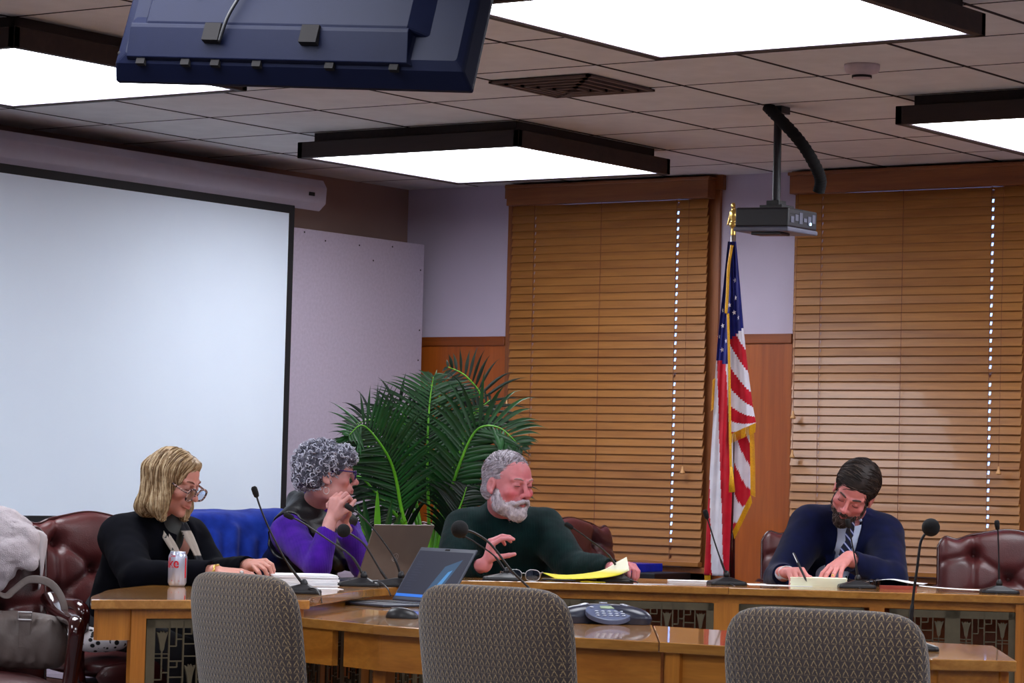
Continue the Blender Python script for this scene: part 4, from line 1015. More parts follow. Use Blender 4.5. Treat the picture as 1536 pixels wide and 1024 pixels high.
def surface_nets(F, lo, h):
    S_ = F < 0
    c = sum(S_[i:S_.shape[0]-1+i, j:S_.shape[1]-1+j, k:S_.shape[2]-1+k].astype(np.int8) for i in (0, 1) for j in (0, 1) for k in (0, 1))
    cells = np.argwhere((c > 0) & (c < 8)); idx = np.full(c.shape, -1, np.int32); idx[tuple(cells.T)] = np.arange(len(cells))
    acc = np.zeros((len(cells), 3)); cnt = np.zeros(len(cells)); corners = [(i, j, k) for i in (0, 1) for j in (0, 1) for k in (0, 1)]
    V = {q: F[tuple((cells+q).T)] for q in corners}
    for q in corners:
        for ax in range(3):
            if q[ax] == 0:
                r = list(q); r[ax] = 1; r = tuple(r); a, b = V[q], V[r]; m = (a < 0) != (b < 0); t = np.where(m, a/(a-b+1e-20), 0)
                p = np.array(q, float)[None, :].repeat(len(cells), 0); p[:, ax] = t; acc[m] += p[m]; cnt[m] += 1
    verts = lo+h*(cells+acc/cnt[:, None]); faces = []
    for ax in range(3):
        o1, o2 = [(1, 2), (2, 0), (0, 1)][ax]; A = S_; sh = [slice(None)]*3; s0 = sh.copy(); s1 = sh.copy(); s0[ax] = slice(0, -1); s1[ax] = slice(1, None)
        E = np.argwhere(A[tuple(s0)] != A[tuple(s1)]); E = E[(E[:, o1] > 0) & (E[:, o2] > 0)]
        E = E[(E[:, o1] < c.shape[o1]) & (E[:, o2] < c.shape[o2])]
        e1 = np.zeros(3, int); e1[o1] = 1; e2 = np.zeros(3, int); e2[o2] = 1
        q = np.stack([idx[tuple((E-e1-e2).T)], idx[tuple((E-e2).T)], idx[tuple(E.T)], idx[tuple((E-e1).T)]], 1)
        fl = A[tuple(E.T)]; q[~fl] = q[~fl][:, ::-1]; faces.append(q)
    f = np.concatenate(faces); f = f[(f >= 0).all(1)]; return verts, f
def sdf_obj(name, vf, mat, parent=None, origin=None, smooth_it=2, colors=None):
    v, f = vf; v = v.copy()
    if smooth_it:      # light laplacian smoothing
        e = np.concatenate([f[:, [0, 1]], f[:, [1, 2]], f[:, [2, 3]], f[:, [3, 0]]])
        for _ in range(smooth_it):
            a = np.zeros_like(v); n = np.zeros(len(v)); np.add.at(a, e[:, 0], v[e[:, 1]]); np.add.at(a, e[:, 1], v[e[:, 0]]); np.add.at(n, e[:, 0], 1); np.add.at(n, e[:, 1], 1)
            v = v*.5+.5*a/np.maximum(n, 1)[:, None]
    o = np.zeros(3) if origin is None else np.asarray(origin, float)
    me = bpy.data.meshes.new(name); me.vertices.add(len(v)); me.vertices.foreach_set('co', (v-o).astype(np.float32).ravel())
    me.loops.add(len(f)*4); me.loops.foreach_set('vertex_index', f.astype(np.int32).ravel()); me.polygons.add(len(f)); me.polygons.foreach_set('loop_start', np.arange(0, len(f)*4, 4, dtype=np.int32))
    me.update(calc_edges=True); me.validate(); me.polygons.foreach_set('use_smooth', [True]*len(me.polygons)); me.materials.append(mat)
    if colors is not None:
        at = me.color_attributes.new('tone', 'FLOAT_COLOR', 'POINT'); at.data.foreach_set('color', colors(v).astype(np.float32).ravel())
    ob = bpy.data.objects.new(name, me); COL.objects.link(ob)
    if parent is not None: ob.parent = parent
    elif origin is not None: ob.location = tuple(o)
    return ob
def hash3(P): 
    s = np.sin(P@np.array([127.1, 311.7, 74.7]))*43758.5453; return s-np.floor(s)
def vnoise(P, f):
    Q = np.asarray(P)*f; i = np.floor(Q); t = Q-i; t = t*t*(3-2*t); r = 0
    for a in (0, 1):
        for b in (0, 1):
            for c in (0, 1):
                w = (t[:, 0] if a else 1-t[:, 0])*(t[:, 1] if b else 1-t[:, 1])*(t[:, 2] if c else 1-t[:, 2]); r = r+w*hash3(i+np.array([a, b, c]))
    return r-.5

# ------------------------------------------------------------------ fleece coat over the far left chair, blue jacket over another
m_fleece = plain('cream_fleece', rgb(206, 194, 200), .98, .08, 90, bump=1.0, bscale=330, bdist=.005, Sheen_Weight=.4)
m_coat = plain('pale_suede', rgb(190, 182, 186), .9, .05, 30)
s = SDF()
def cG(px, py, d): return toG(W(px, py, d))
def cap2(s, a, b, r, r2=None, k=.02): s.cap(a, b, r, r2, k)
P_ = lambda px, py, d: cG(px, py, d)
for a, b, r, r2 in (((-25, 778, 9.92), (10, 785, 9.77), .055, .05), ((0, 800, 9.72), (36, 806, 9.72), .05, .045), ((36, 806, 9.72), (45, 835, 9.70), .04, .032), ((-20, 812, 9.72), (5, 850, 9.67), .05, .04), ((5, 850, 9.67), (-6, 875, 9.67), .035, .03),
                  ((10, 785, 9.82), (36, 790, 9.82), .045, .03), ((-25, 790, 9.92), (0, 830, 9.72), .07, .06), ((-30, 780, 10.02), (-20, 900, 10.02), .06, .06), ((38, 812, 9.70), (10, 828, 9.66), .035, .04), ((28, 828, 9.66), (46, 846, 9.66), .032, .026)):
    s.cap(P_(*a), P_(*b), r, r2, .03)
vf = s.mesh(.006, post=lambda P: .012*vnoise(P, 38)+.009*vnoise(P, 90)); org = P_(0, 900, 9.8)
def toW(v): return np.outer(v[:, 0], GX)+np.outer(v[:, 1], GY)+np.outer(v[:, 2], [0, 0, 1])
vf = (toW(vf[0]), vf[1]); co = sdf_obj('fleece_coat', vf, m_fleece, None, W(0, 880, 9.8), 2)
tag(co, 'cream fleece-lined coat thrown over the far left armchair', 'coat')
q = MB(); ow = W(0, 880, 9.8)
def flap(u, v):
    L = spline([(42, 796, 9.74), (52, 818, 9.74), (60, 850, 9.76), (58, 884, 9.78)], 4); Rr = spline([(44, 792, 9.76), (69, 803, 9.82), (66, 840, 9.82), (60, 880, 9.84)], 4)
    i = min(int(v*12), 12); a, b = L[i], Rr[i]; p = a*(1-u)+b*u; w = W(p[0], p[1], p[2]+.012*math.sin(u*5+v*4)); return tuple(w-ow)
q.grid(flap, 8, 12); q.build('lapel', m_coat, co, smooth=True, solid=.006)
q = MB(); c_ = W(47, 798, 9.72)-ow; q.ball(c_, .009, 10, 6); q.build('button', m_blackpl, co, smooth=True)
# blue jacket: drapes over the third leather chair
m_blue = knit('blue_fleece', rgb(14, 34, 118), rgb(26, 54, 152), 90, False, .9, .4)
ch = CH[2]; Mi = ch.matrix_world
s = SDF(); s.ecap((-.25, -.36, .965), (.25, -.36, .955), (.055, .07), (.055, .07), (0, 0, 1), .03)
s.ecap((-.25, -.34, .97), (-.27, -.22, .60), (.075, .05), (.10, .045), (1, 0, 0), .05); s.ecap((.25, -.34, .97), (.27, -.22, .60), (.075, .05), (.10, .045), (1, 0, 0), .05)
s.ecap((0, -.30, .96), (0, -.19, .62), (.26, .035), (.27, .035), (1, 0, 0), .06); s.ecap((0, -.40, .98), (0, -.37, .55), (.30, .03), (.30, .03), (1, 0, 0), .06)
for k in range(7): s.cap((-.26+.08*k, -.245, .95-.03*(k % 3)), (-.20+.07*k, -.16, .66), .016, .022, .03)
v, f = s.mesh(.008, post=lambda P: .010*vnoise(P, 14)+.004*vnoise(P, 34))
R3 = np.array(Mi.to_3x3()); v = v@R3.T+np.array(Mi.translation); jk = sdf_obj('blue_jacket', (v, f), m_blue, None, np.array(Mi @ Vector((0, -.3, .6))), 3)
tag(jk, 'bright blue jacket draped over the armchair between the two women', 'jacket')

# handbag on the seat of the far left chair
m_bag = plain('taupe_leather', rgb(98, 86, 82), .55, .12, 14, bump=.5, bscale=40, bdist=.006)
bo = G(-1.62, 9.60, .512); hb = empty('handbag', bo, YAW, 'taupe leather handbag with a looped strap on the seat of the far left armchair', 'handbag')
s = SDF(); s.ecap((-.13, 0, .07), (.13, -.01, .065), (.07, .062), (.065, .06), (0, 0, 1), .03); s.ecap((-.12, 0, .11), (.12, -.01, .10), (.055, .05), (.05, .045), (0, 0, 1), .03)
for k in range(7): s.cap((-.13+.042*k, -.055, .03), (-.12+.042*k, -.05, .135), .010, .008, .012)
s.plane((0, 0, .002), (0, 0, -1)); v, f = s.mesh(.005, post=lambda P: .007*vnoise(P, 30)); b_ = sdf_obj('body', (v, f), m_bag, hb, (0, 0, 0), 2)
q = MB(); sp = spline([(-.14, .0, .13), (-.15, -.03, .20), (-.10, -.05, .235), (-.03, -.02, .20), (.0, .0, .215), (.05, .0, .245), (.12, .0, .235), (.165, .0, .18), (.17, .0, .10)], 8); q.tube(sp, .013, 10, flat=.22); q.build('strap', m_bag, hb, smooth=True)
q = MB(); sp = spline([(-.14, .0, .12), (-.19, -.03, .16), (-.17, -.06, .10), (-.10, -.06, .09), (-.04, -.03, .16)], 8); q.tube(sp, .011, 10, flat=.22); q.build('strap', m_bag, hb, smooth=True)
MB().box((.03, -.068, .06), (.07, -.055, .15)).build('closure_tab', m_bag, hb, bevel=.003)
q = MB(); q.tube([(.028, -.070, .138), (.072, -.070, .138), (.072, -.070, .158), (.028, -.070, .158), (.028, -.070, .138)], .0028, 8); q.build('buckle', m_metal, hb)
# leopard print pouch
t = NT('leopard_print'); vo = t.new('ShaderNodeTexVoronoi'); t.link(t.coord(), vo.inputs['Vector']); vo.inputs['Scale'].default_value = 36
t.base(t.ramp(vo.outputs['Distance'], [(.30, rgb(18, 16, 20)), (.36, rgb(226, 222, 226)), (.75, rgb(232, 228, 232)), (.80, rgb(40, 34, 36))])); t.set(Roughness=.8)
s = SDF(); s.ell((0, 0, .04), (.13, .07, .045), k=.01).ell((-.06, 0, .06), (.06, .055, .035), k=.03); s.plane((0, 0, .001), (0, 0, -1)); v, f = s.mesh(.006, post=lambda P: .006*vnoise(P, 25))
hb.scale = (1.0, 1.0, 1.2)
lp = sdf_obj('leopard_pouch', (v, f), t.m, None, (0, 0, 0), 2); lp.location = tuple(G(-1.49, 10.60, .512)); lp.rotation_euler.z = YAW; tag(lp, 'black and white leopard print pouch on the armchair seat below the table end', 'pouch')

# ------------------------------------------------------------------ flag on its pole
fd = 12.75; base = S(1097, fd, 0); fs_ = empty('flag_stand', base, YAW, 'wooden flag pole with gold eagle finial between the windows', 'flag pole')
topw = W(1100, 345, fd)-base; tg_ = toG(topw)
L_ = lambda px, py, dd=0: tuple(toG(W(px, py, fd+dd))-toG(base))
q = MB(); q.tube([(0, 0, .05), L_(1099.5, 400)], .0125, 14); q.build('pole', m_darkwood, fs_, smooth=True)
q = MB(); q.tube([L_(1099.5, 400), L_(1100, 352)], .0115, 14); q.build('ferrule', m_metal, fs_, smooth=True)
q = MB(); q.lathe([(.17, 0), (.17, .02), (.12, .04), (.04, .055), (.025, .10), (.02, .16)], 32); q.build('base', m_brass, fs_, smooth=True)
f0 = np.array(L_(1100, 352)); s = SDF()
s.cap(f0, f0+[0, 0, .03], .012, .010, .008).ell(f0+[0, 0, .045], (.020, .020, .016), k=.006).ell(f0+[0, 0, .085], (.017, .024, .034), k=.008).ell(f0+[-.004, -.01, .128], (.010, .014, .014), k=.008).cap(f0+[-.004, -.02, .128], f0+[-.004, -.032, .120], .005, .002, .004)
s.ecap(f0+[-.012, .01, .10], f0+[-.024, .02, .045], (.006, .016), (.004, .008), (1, 0, 0), .006).ecap(f0+[.012, .01, .10], f0+[.022, .02, .045], (.006, .016), (.004, .008), (1, 0, 0), .006)
v, f = s.mesh(.0025); sdf_obj('eagle_finial', (v, f), m_brass, fs_, (0, 0, 0), 1)
m_fred = knit('flag_red', rgb(176, 20, 40), rgb(200, 30, 50), 300, False, .7, .2); m_fwhite = knit('flag_white', rgb(214, 212, 226), rgb(230, 228, 240), 300, False, .7, .2); m_fblue = knit('flag_blue', rgb(20, 26, 100), rgb(30, 36, 120), 300, False, .7, .2)
flag = empty('flag', base, YAW, 'American flag with gold fringe hanging in folds from the pole', 'flag')
def lerp_poly(P, t):
    n = len(P)-1; s = t*n; i = min(int(s), n-1); u = s-i; return [P[i][k]*(1-u)+P[i+1][k]*u for k in range(len(P[0]))]
def drape(name, Lp, Rp, mat_fn, nu=36, nv=90, folds=3, amp=.03, dd=0.0):
    q = MB(); Ls = spline(Lp, 10); Rs = spline(Rp, 10)
    def at(u, v):
        a, b = lerp_poly(Ls, v), lerp_poly(Rs, v); x, y = a[0]*(1-u)+b[0]*u, a[1]*(1-u)+b[1]*u
        d = dd+amp*min(1, v*3+.2)*math.sin(u*PI*folds+v*1.5)+amp*.4*math.sin(u*PI*folds*2.3+v*3)
        return L_(x, y, d)
    for j in range(nv+1):
        for i in range(nu+1): q.v.append(at(i/nu, j/nv))
    for j in range(nv):
        for i in range(nu): q.f.append((j*(nu+1)+i, j*(nu+1)+i+1, (j+1)*(nu+1)+i+1, (j+1)*(nu+1)+i)); q.mi.append(mat_fn((i+.5)/nu, (j+.5)/nv))
    return q.build(name, [m_fblue, m_fred, m_fwhite], flag, smooth=True, solid=.0015), at
def colA(u, v):
    if v < .44-.02*u: return 0
    k = (u*3.0-(v-.44)*1.5+.05); return 1 if (math.floor(k*1.0+4) % 2 == 0) else 2
def colA(u, v):
    if v < .44+.03*u: return 0
    e = 1.0-u+ (v-.44)*1.35; return 1 if int(e*2.1) % 2 == 1 else 2
A_, atA = drape('left_fold', [(1092, 362, 0), (1084, 440, 0), (1076, 520, 0), (1070, 620, 0), (1063, 740, 0), (1056, 862, 0)], [(1104, 362, 0), (1103, 440, 0), (1101, 520, 0), (1100, 620, 0), (1098, 740, 0), (1093, 865, 0)],
                colA, folds=2.2, amp=.022, dd=-.055)
def colB(u, v):
    if v < .42+.05*(1-u): return 0
    return 1 if int((v-.42+.20*(1-u)*.6)*10.5) % 2 == 1 else 2
B_, atB = drape('right_fold', [(1096, 362, 0), (1096, 430, 0), (1095, 520, 0), (1094, 600, 0), (1094, 652, 0)], [(1104, 362, 0), (1110, 430, 0), (1118, 520, 0), (1128, 600, 0), (1134, 634, 0)],
                colB, folds=1.6, amp=.02, dd=-.095)
def colC(u, v): return 1 if int((v+.5*(1-u))*4.4) % 2 == 0 else 2
C_, atC = drape('back_fold', [(1096, 600, 0), (1097, 700, 0), (1098, 800, 0)], [(1122, 600, 0), (1125, 670, 0), (1126, 742, 0)], colC, nu=24, nv=40, folds=1.2, amp=.02, dd=-.03)
def fringe(edge, drop, parent, name='fringe'):
    q = MB()
    n = len(edge)
    for i in range(n-1):
        a, b = np.array(edge[i]), np.array(edge[i+1]); m = max(1, int(np.linalg.norm(b-a)/.004))
        for k in range(m):
            p = a+(b-a)*k/m; q.tube([p, p+np.array(drop)+np.array([0, .003*math.sin(i*3+k), 0])], [.0022, .0012], 4)
    return q.build(name, m_gold, parent)
q = MB(); q.tube(spline([L_(1098, 368, -.13), L_(1093, 400, -.13), L_(1091, 440, -.125), L_(1089, 470, -.125)], 6), [.016]+[.013]*17+[.010], 8, flat=.5); q.build('gold_tassel', m_gold, flag, smooth=True)
q = MB(); q.tube(spline([L_(1092, 470, -.125), L_(1094, 560, -.12), L_(1095, 640, -.12), L_(1097, 735, -.11)], 6), .0055, 8); q.build('gold_cord', m_gold, flag, smooth=True)
q = MB(); q.tube([L_(1097, 700, -.12), L_(1098, 738, -.12)], [.006, .014], 8); q.build('gold_tassel', m_gold, flag, smooth=True)
fringe([atB(i/20, .995) for i in range(21)], (.0, 0, -.042), B_); fringe([atC(i/14, .99) for i in range(15)], (.008, 0, -.035), C_)
fringe([atC(.99, i/20) for i in range(21)], (.022, 0, -.01), C_); fringe([atA(i/4, .992) for i in range(1, 2)]+[atA(0, .993)], (0, 0, -.05), A_); fringe([atA(0.0, .9+.01*i) for i in range(10)], (.014, -.004, -.01), A_); fringe([atA(0.0, .50+.01*i) for i in range(10)], (-.012, -.004, -.01), A_)
def star(at, u, v, r, parent):
    c = np.array(at(u, v)); eu = np.array(at(u+.02, v))-c; eu /= np.linalg.norm(eu); ev = np.array([0, 0, 1.]); n = np.cross(eu, ev); n = n/np.linalg.norm(n); n = n if n[1] < 0 else -n; c = c+n*.004; q = MB(); vs = []
    for k in range(10):
        rr = r if k % 2 == 0 else r*.42; a = PI/2+PI*k/5+.2; vs.append(tuple(c+eu*rr*math.cos(a)*.85+ev*rr*math.sin(a)))
    vs.append(tuple(c)); q.add(vs, [(10, k, (k+1) % 10) for k in range(10)]); q.build('star', m_fwhite, parent)
for u, v, at, p_ in ((.18, .265, atA, A_), (.62, .245, atA, A_), (.42, .215, atA, A_), (.25, .325, atA, A_), (.1, .365, atA, A_), (.55, .38, atA, A_), (.3, .41, atA, A_), (.55, .30, atB, B_), (.35, .36, atB, B_), (.72, .38, atB, B_), (.5, .22, atB, B_)):
    star(at, u, v, .0125, p_)

# ------------------------------------------------------------------ palm
pd = 12.95; pb = S(640, pd, 0)
pm_ = empty('potted_palm', pb, YAW, 'potted palm with arching green fronds in the corner behind the table', 'plant')
q = MB(); q.lathe([(.14, 0), (.19, .02), (.21, .30), (.22, .34), (.20, .34), (.19, .30), (.001, .30)], 36); q.build('pot', plain('terracotta', rgb(120, 70, 50), .8), pm_, smooth=True)
q = MB(); q.lathe([(.001, .301), (.192, .301), (.19, .296)], 24); q.build('soil', plain('soil', rgb(40, 30, 24), 1), pm_)
def leafmat(name, a, b):
    t = NT(name); n = t.noise(t.coord(), 9, 3); t.base(t.ramp(n, [(.3, a), (.7, b)])); t.set(Roughness=.38, Transmission_Weight=0.0); return t.m
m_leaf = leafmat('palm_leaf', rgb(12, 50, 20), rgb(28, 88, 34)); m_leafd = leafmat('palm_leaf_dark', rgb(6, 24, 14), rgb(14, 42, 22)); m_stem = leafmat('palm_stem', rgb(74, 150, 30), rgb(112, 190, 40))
PL = lambda px, py, d: np.array(toG(W(px, py, d))-toG(pb))
rl_ = random.Random(11)
def frond(pts, llen, n, mat, width=.017, droop=.5, r0=.010, spread=(0, 0, 0), twist=.0):
    P = spline([PL(*p) for p in pts], 10); L = [0]
    for a, b in zip(P, P[1:]): L.append(L[-1]+np.linalg.norm(b-a))
    q = MB(); q.tube(P, [r0*(1-.85*i/len(P)) for i in range(len(P))], 8); st = q.build('frond', m_stem, pm_, smooth=True); q = MB()
    start = .30; n = int(n*1.35)
    for k in range(n):
        t = start+(1-start)*k/(n-1); s = t*L[-1]; i = min(len(P)-2, max(j for j in range(len(L)) if L[j] <= s+1e-9)); u = (s-L[i])/(L[i+1]-L[i]+1e-9); p = P[i]*(1-u)+P[i+1]*u; d = P[i+1]-P[i]; d /= np.linalg.norm(d)
        side = np.cross(d, np.array([0, -1, .25])); side /= np.linalg.norm(side)
        ln = llen*(math.sin(PI*min(1, (t-start)/(1-start)*.82+.16)))**.7*rl_.uniform(.85, 1.1)
        for sg in (-1, 1):
            out = side*sg*.86+d*.52+np.array([0, rl_.uniform(-.3, .12), rl_.uniform(-.08, .12)]); out /= np.linalg.norm(out)
            m = 7; w0 = width*rl_.uniform(.8, 1.1); nrm = np.cross(out, d); nrm /= np.linalg.norm(nrm)+1e-9; wv = np.cross(nrm, out); wv /= np.linalg.norm(wv)
            base_i = len(q.v); pos = p.copy()
            for e in range(m+1):
                f_ = e/m; dirn = out+np.array([0, 0, -droop*f_*f_*1.5]); dirn /= np.linalg.norm(dirn); wd = w0*.5*(math.sin(PI*min(1, f_*.9+.08)))**.8*(1-f_**3)
                q.v += [tuple(pos-wv*wd+nrm*0), tuple(pos+nrm*wd*.35), tuple(pos+wv*wd)]; pos = pos+dirn*ln/m
            for e in range(m):
                b0 = base_i+e*3; q.f += [(b0, b0+1, b0+4, b0+3), (b0+1, b0+2, b0+5, b0+4)]; q.mi += [0, 0]
    q.build('leaflets', mat, st, smooth=True)
D = pd
frond([(628, 840, D-.1), (605, 775, D-.15), (592, 710, D-.2), (575, 672, D-.25), (545, 638, D-.3), (524, 652, D-.35)], .30, 26, m_leaf, droop=.35)
frond([(645, 840, D), (643, 770, D), (641, 680, D), (644, 610, D+.02), (650, 565, D+.05)], .34, 26, m_leaf, droop=.4)
frond([(655, 840, D), (668, 770, D-.05), (688, 700, D-.1), (715, 645, D-.12), (750, 642, D-.15), (782, 672, D-.2)], .30, 24, m_leaf, droop=.7, width=.024)
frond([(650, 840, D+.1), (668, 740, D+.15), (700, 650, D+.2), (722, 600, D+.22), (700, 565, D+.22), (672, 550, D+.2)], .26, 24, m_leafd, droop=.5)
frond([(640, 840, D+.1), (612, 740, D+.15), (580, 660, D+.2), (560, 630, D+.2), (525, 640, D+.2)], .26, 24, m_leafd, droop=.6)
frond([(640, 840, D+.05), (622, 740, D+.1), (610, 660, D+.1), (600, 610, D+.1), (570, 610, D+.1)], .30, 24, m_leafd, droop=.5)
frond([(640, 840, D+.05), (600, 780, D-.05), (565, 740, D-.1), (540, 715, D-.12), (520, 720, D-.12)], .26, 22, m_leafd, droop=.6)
frond([(650, 840, D+.1), (690, 770, D+.05), (725, 730, D+.05), (748, 735, D+.05), (765, 765, D)], .26, 22, m_leafd, droop=.8)
frond([(646, 840, D+.15), (655, 740, D+.22), (662, 640, D+.26), (658, 590, D+.26), (640, 575, D+.26)], .30, 24, m_leaf, droop=.5)
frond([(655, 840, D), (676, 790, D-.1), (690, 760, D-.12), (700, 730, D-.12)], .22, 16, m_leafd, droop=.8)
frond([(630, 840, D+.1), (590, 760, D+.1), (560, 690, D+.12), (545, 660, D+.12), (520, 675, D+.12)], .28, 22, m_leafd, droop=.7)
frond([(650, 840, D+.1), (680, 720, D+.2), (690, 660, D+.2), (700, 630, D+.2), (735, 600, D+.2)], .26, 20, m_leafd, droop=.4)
for (x0, x1, y1) in ((545, 528, 770), (552, 545, 745), (560, 566, 735), (568, 588, 748), (574, 602, 768), (556, 535, 755), (582, 610, 780), (548, 515, 790)):
    q = MB(); P = spline([PL(x0+8, 830, D-.45), PL((x0*1.2+x1*.8)/2+4, 800, D-.47), PL(x1, y1, D-.5)], 8); base_i = 0
    for e, p in enumerate(P):
        f_ = e/(len(P)-1); w = .016*math.sin(PI*min(1, f_*.92+.06)); q.v += [tuple(p-np.array([w, 0, 0])), tuple(p+np.array([0, .004, 0])), tuple(p+np.array([w, 0, 0]))]
    for e in range(len(P)-1): q.f += [(e*3, e*3+1, e*3+4, e*3+3), (e*3+1, e*3+2, e*3+5, e*3+4)]; q.mi += [0, 0]
    q.build('blade_leaf', m_stem if x0 in (560, 545, 582) else m_leaf, pm_, smooth=True)
# ------------------------------------------------------------------ people
V3 = lambda *a: np.array(a, float)
def unit_(v): v = np.asarray(v, float); return v/np.linalg.norm(v)
def headframe(f, up): 
    f = unit_(f); up = np.asarray(up, float); up = unit_(up-f*(up@f)); x = np.cross(f, up); return np.stack([x, f, up], 1)   # columns: subject's right, forward, up
def skinmat(name):
    t = NT(name); a = t.new('ShaderNodeAttribute'); a.attribute_name = 'tone'; n = t.noise(t.coord(), 60, 4)
    hs = t.new('ShaderNodeHueSaturation'); t.link(a.outputs['Color'], hs.inputs['Color']); t.link(t.math('MULTIPLY_ADD', n, .24, .88), hs.inputs['Value']); t.base(hs.outputs[0])
    t.set(Roughness=.48, Subsurface_Weight=.12, Subsurface_Scale=.01); t.b.inputs['Subsurface Radius'].default_value = (1, .35, .2); t.bump(t.noise(t.coord(), 350, 4), .15, .001); return t.m
m_skin = skinmat('skin')
def add_head(s, c, R, sc=1.0, jaw=1.0, nose=1.0, wide=1.0, old=0, mouth=0.0, fat=0.0):
    T_ = lambda x, y, z: c+R@(V3(x*wide, y, z)*sc); e = lambda p, r, k, op='u', Q=None: s.ell(T_(*p), V3(r[0]*wide, r[1], r[2])*sc, R if Q is None else R@Q, k*sc, op)
    cp = lambda a, b, r1, r2, k, op='u': s.cap(T_(*a), T_(*b), r1*sc, r2*sc, k*sc, op)
    e((0, -.022, .032), (.076, .094, .086), .01); e((0, .030, .034), (.064, .056, .062), .02); e((0, .030, -.030), (.059+fat, .055, .074), .02)
    e((0, .020, -.072), (.050*jaw+fat, .056, .042), .02); e((0, .068, -.098), (.022*jaw, .020, .017), .02)
    for x in (-1, 1):
        e((x*.042, .060, -.024), (.022+fat*.6, .022, .018), .018); e((x*.048, .010, -.075), (.012+fat, .030, .026), .025)
    for x in (-1, 1): e((x*.031, .099, .006), (.018, .0165, .0125), .012, 's')
    for x in (-1, 1):
        e((x*.031, .0765, .005), (.0140, .0135, .0125), .0035); cp((x*.048, .072, .026), (x*.014, .090, .022), .0065, .0065, .012)
        cp((x*.020, .080, -.006), (x*.040, .075, -.008), .0045, .004, .008)   # lower lid pouch
    cp((0, .084, .018), (0, .109, -.022), .0065, .0095*nose, .010); e((0, .112, -.027), (.0115*nose, .0115, .0105*nose), .007)
    for x in (-1, 1): e((x*.0115*nose, .101, -.031), (.0075*nose, .010, .0075*nose), .005); e((x*.006, .108, -.0395), (.0034, .005, .003), .003, 's')
    e((0, .082, -.052), (.024, .016, .018), .012)
    for x in (-1, 1): cp((x*.021, .083, -.061), (x*.002, .0985, -.0575), .0035, .0050, .005); cp((x*.019, .084, -.0665), (x*.002, .0965, -.0685), .0035, .0055, .005)
    cp((-.019, .094-.002, -.0635-mouth), (.019, .094-.002, -.0635-mouth), .0016+mouth, .0016+mouth, .002, 's'); cp((-.006, .1035, -.063-mouth), (.006, .1035, -.063-mouth), .0022+mouth, .0022+mouth, .002, 's')
    for x in (-1, 1):
        cp((x*.030, .085-.003, -.036), (x*.034, .078-.001, -.062), .0018+.0012*old, .0018, .005, 's')   # crease beside the mouth
    Qe = {x: np.array(Matrix.Rotation(x*.25, 3, 'Z') @ Matrix.Rotation(-.18, 3, 'X')) for x in (-1, 1)}
    for x in (-1, 1):
        e((x*.077, -.010, -.006), (.008, .019, .032), .004, 'u', Qe[x]); e((x*.086, -.006, -.003), (.007, .009, .017), .004, 's', Qe[x]); e((x*.078, -.003, -.032), (.006, .009, .010), .004)
    return T_
def add_hand(s, w, fdir, back, thumb, curls, splay=.12, sc=1.0, thumb_dir=(.75, .62, -.25), thumb_curl=.35, lens=(.93, 1.0, .95, .78)):
    """w wrist; fdir along the hand; back: normal of the back of the hand; thumb +1/-1: side of the thumb along X"""
    y = unit_(fdir); z = np.asarray(back, float); z = unit_(z-y*(z@y)); x = np.cross(y, z)*thumb
    T_ = lambda a, b, c_: w+(x*a+y*b+z*c_)*sc; tips = []
    s.ecap(T_(0, -.02, 0), T_(0, .012, 0), (.027*sc, .019*sc), (.028*sc, .016*sc), x, .012)
    s.ell(T_(.001, .052, -.003), V3(.036, .046, .0145)*sc, np.stack([x, y, z], 1), .012*sc)
    s.ell(T_(.022, .036, -.008), V3(.016, .028, .014)*sc, np.stack([x, y, z], 1), .012*sc)
    xs = (.029, .0095, -.010, -.0285)
    for i, xk in enumerate(xs):
        k0 = V3(xk, .088-.006*abs(i-1.2), .001); s.cap(T_(xk*.45, .02, .002), T_(*k0), .0095*sc, .0100*sc, .007*sc)
        cu = curls[i]; cu = cu if hasattr(cu, '__len__') else (cu, cu, cu*.7); an = 0; p = k0; sp_ = splay*(1.4-i*.95)
        for j, (L, r1, r2) in enumerate(((.044, .0093, .0085), (.027, .0085, .0078), (.021, .0078, .0062))):
            an += cu[j]; d = V3(math.sin(sp_)*math.cos(an), math.cos(sp_)*math.cos(an), -math.sin(an)); q = p+d*L*lens[i]; s.cap(T_(*p), T_(*q), r1*sc, r2*sc, .0025*sc); p = q
        tips.append(T_(*p))
    p = V3(.024, .026, -.008); d = unit_(V3(*thumb_dir)); b = unit_(V3(-.3, .75, -.5))
    for j, (L, r1, r2) in enumerate(((.040, .0125, .0108), (.031, .0105, .0095), (.024, .0095, .0072))):
        q = p+d*L; s.cap(T_(*p), T_(*q), r1*sc, r2*sc, (.010 if j == 0 else .003)*sc); p = q; d = unit_(d*(1-thumb_curl)+b*thumb_curl)
    tips.append(T_(*p)); return tips
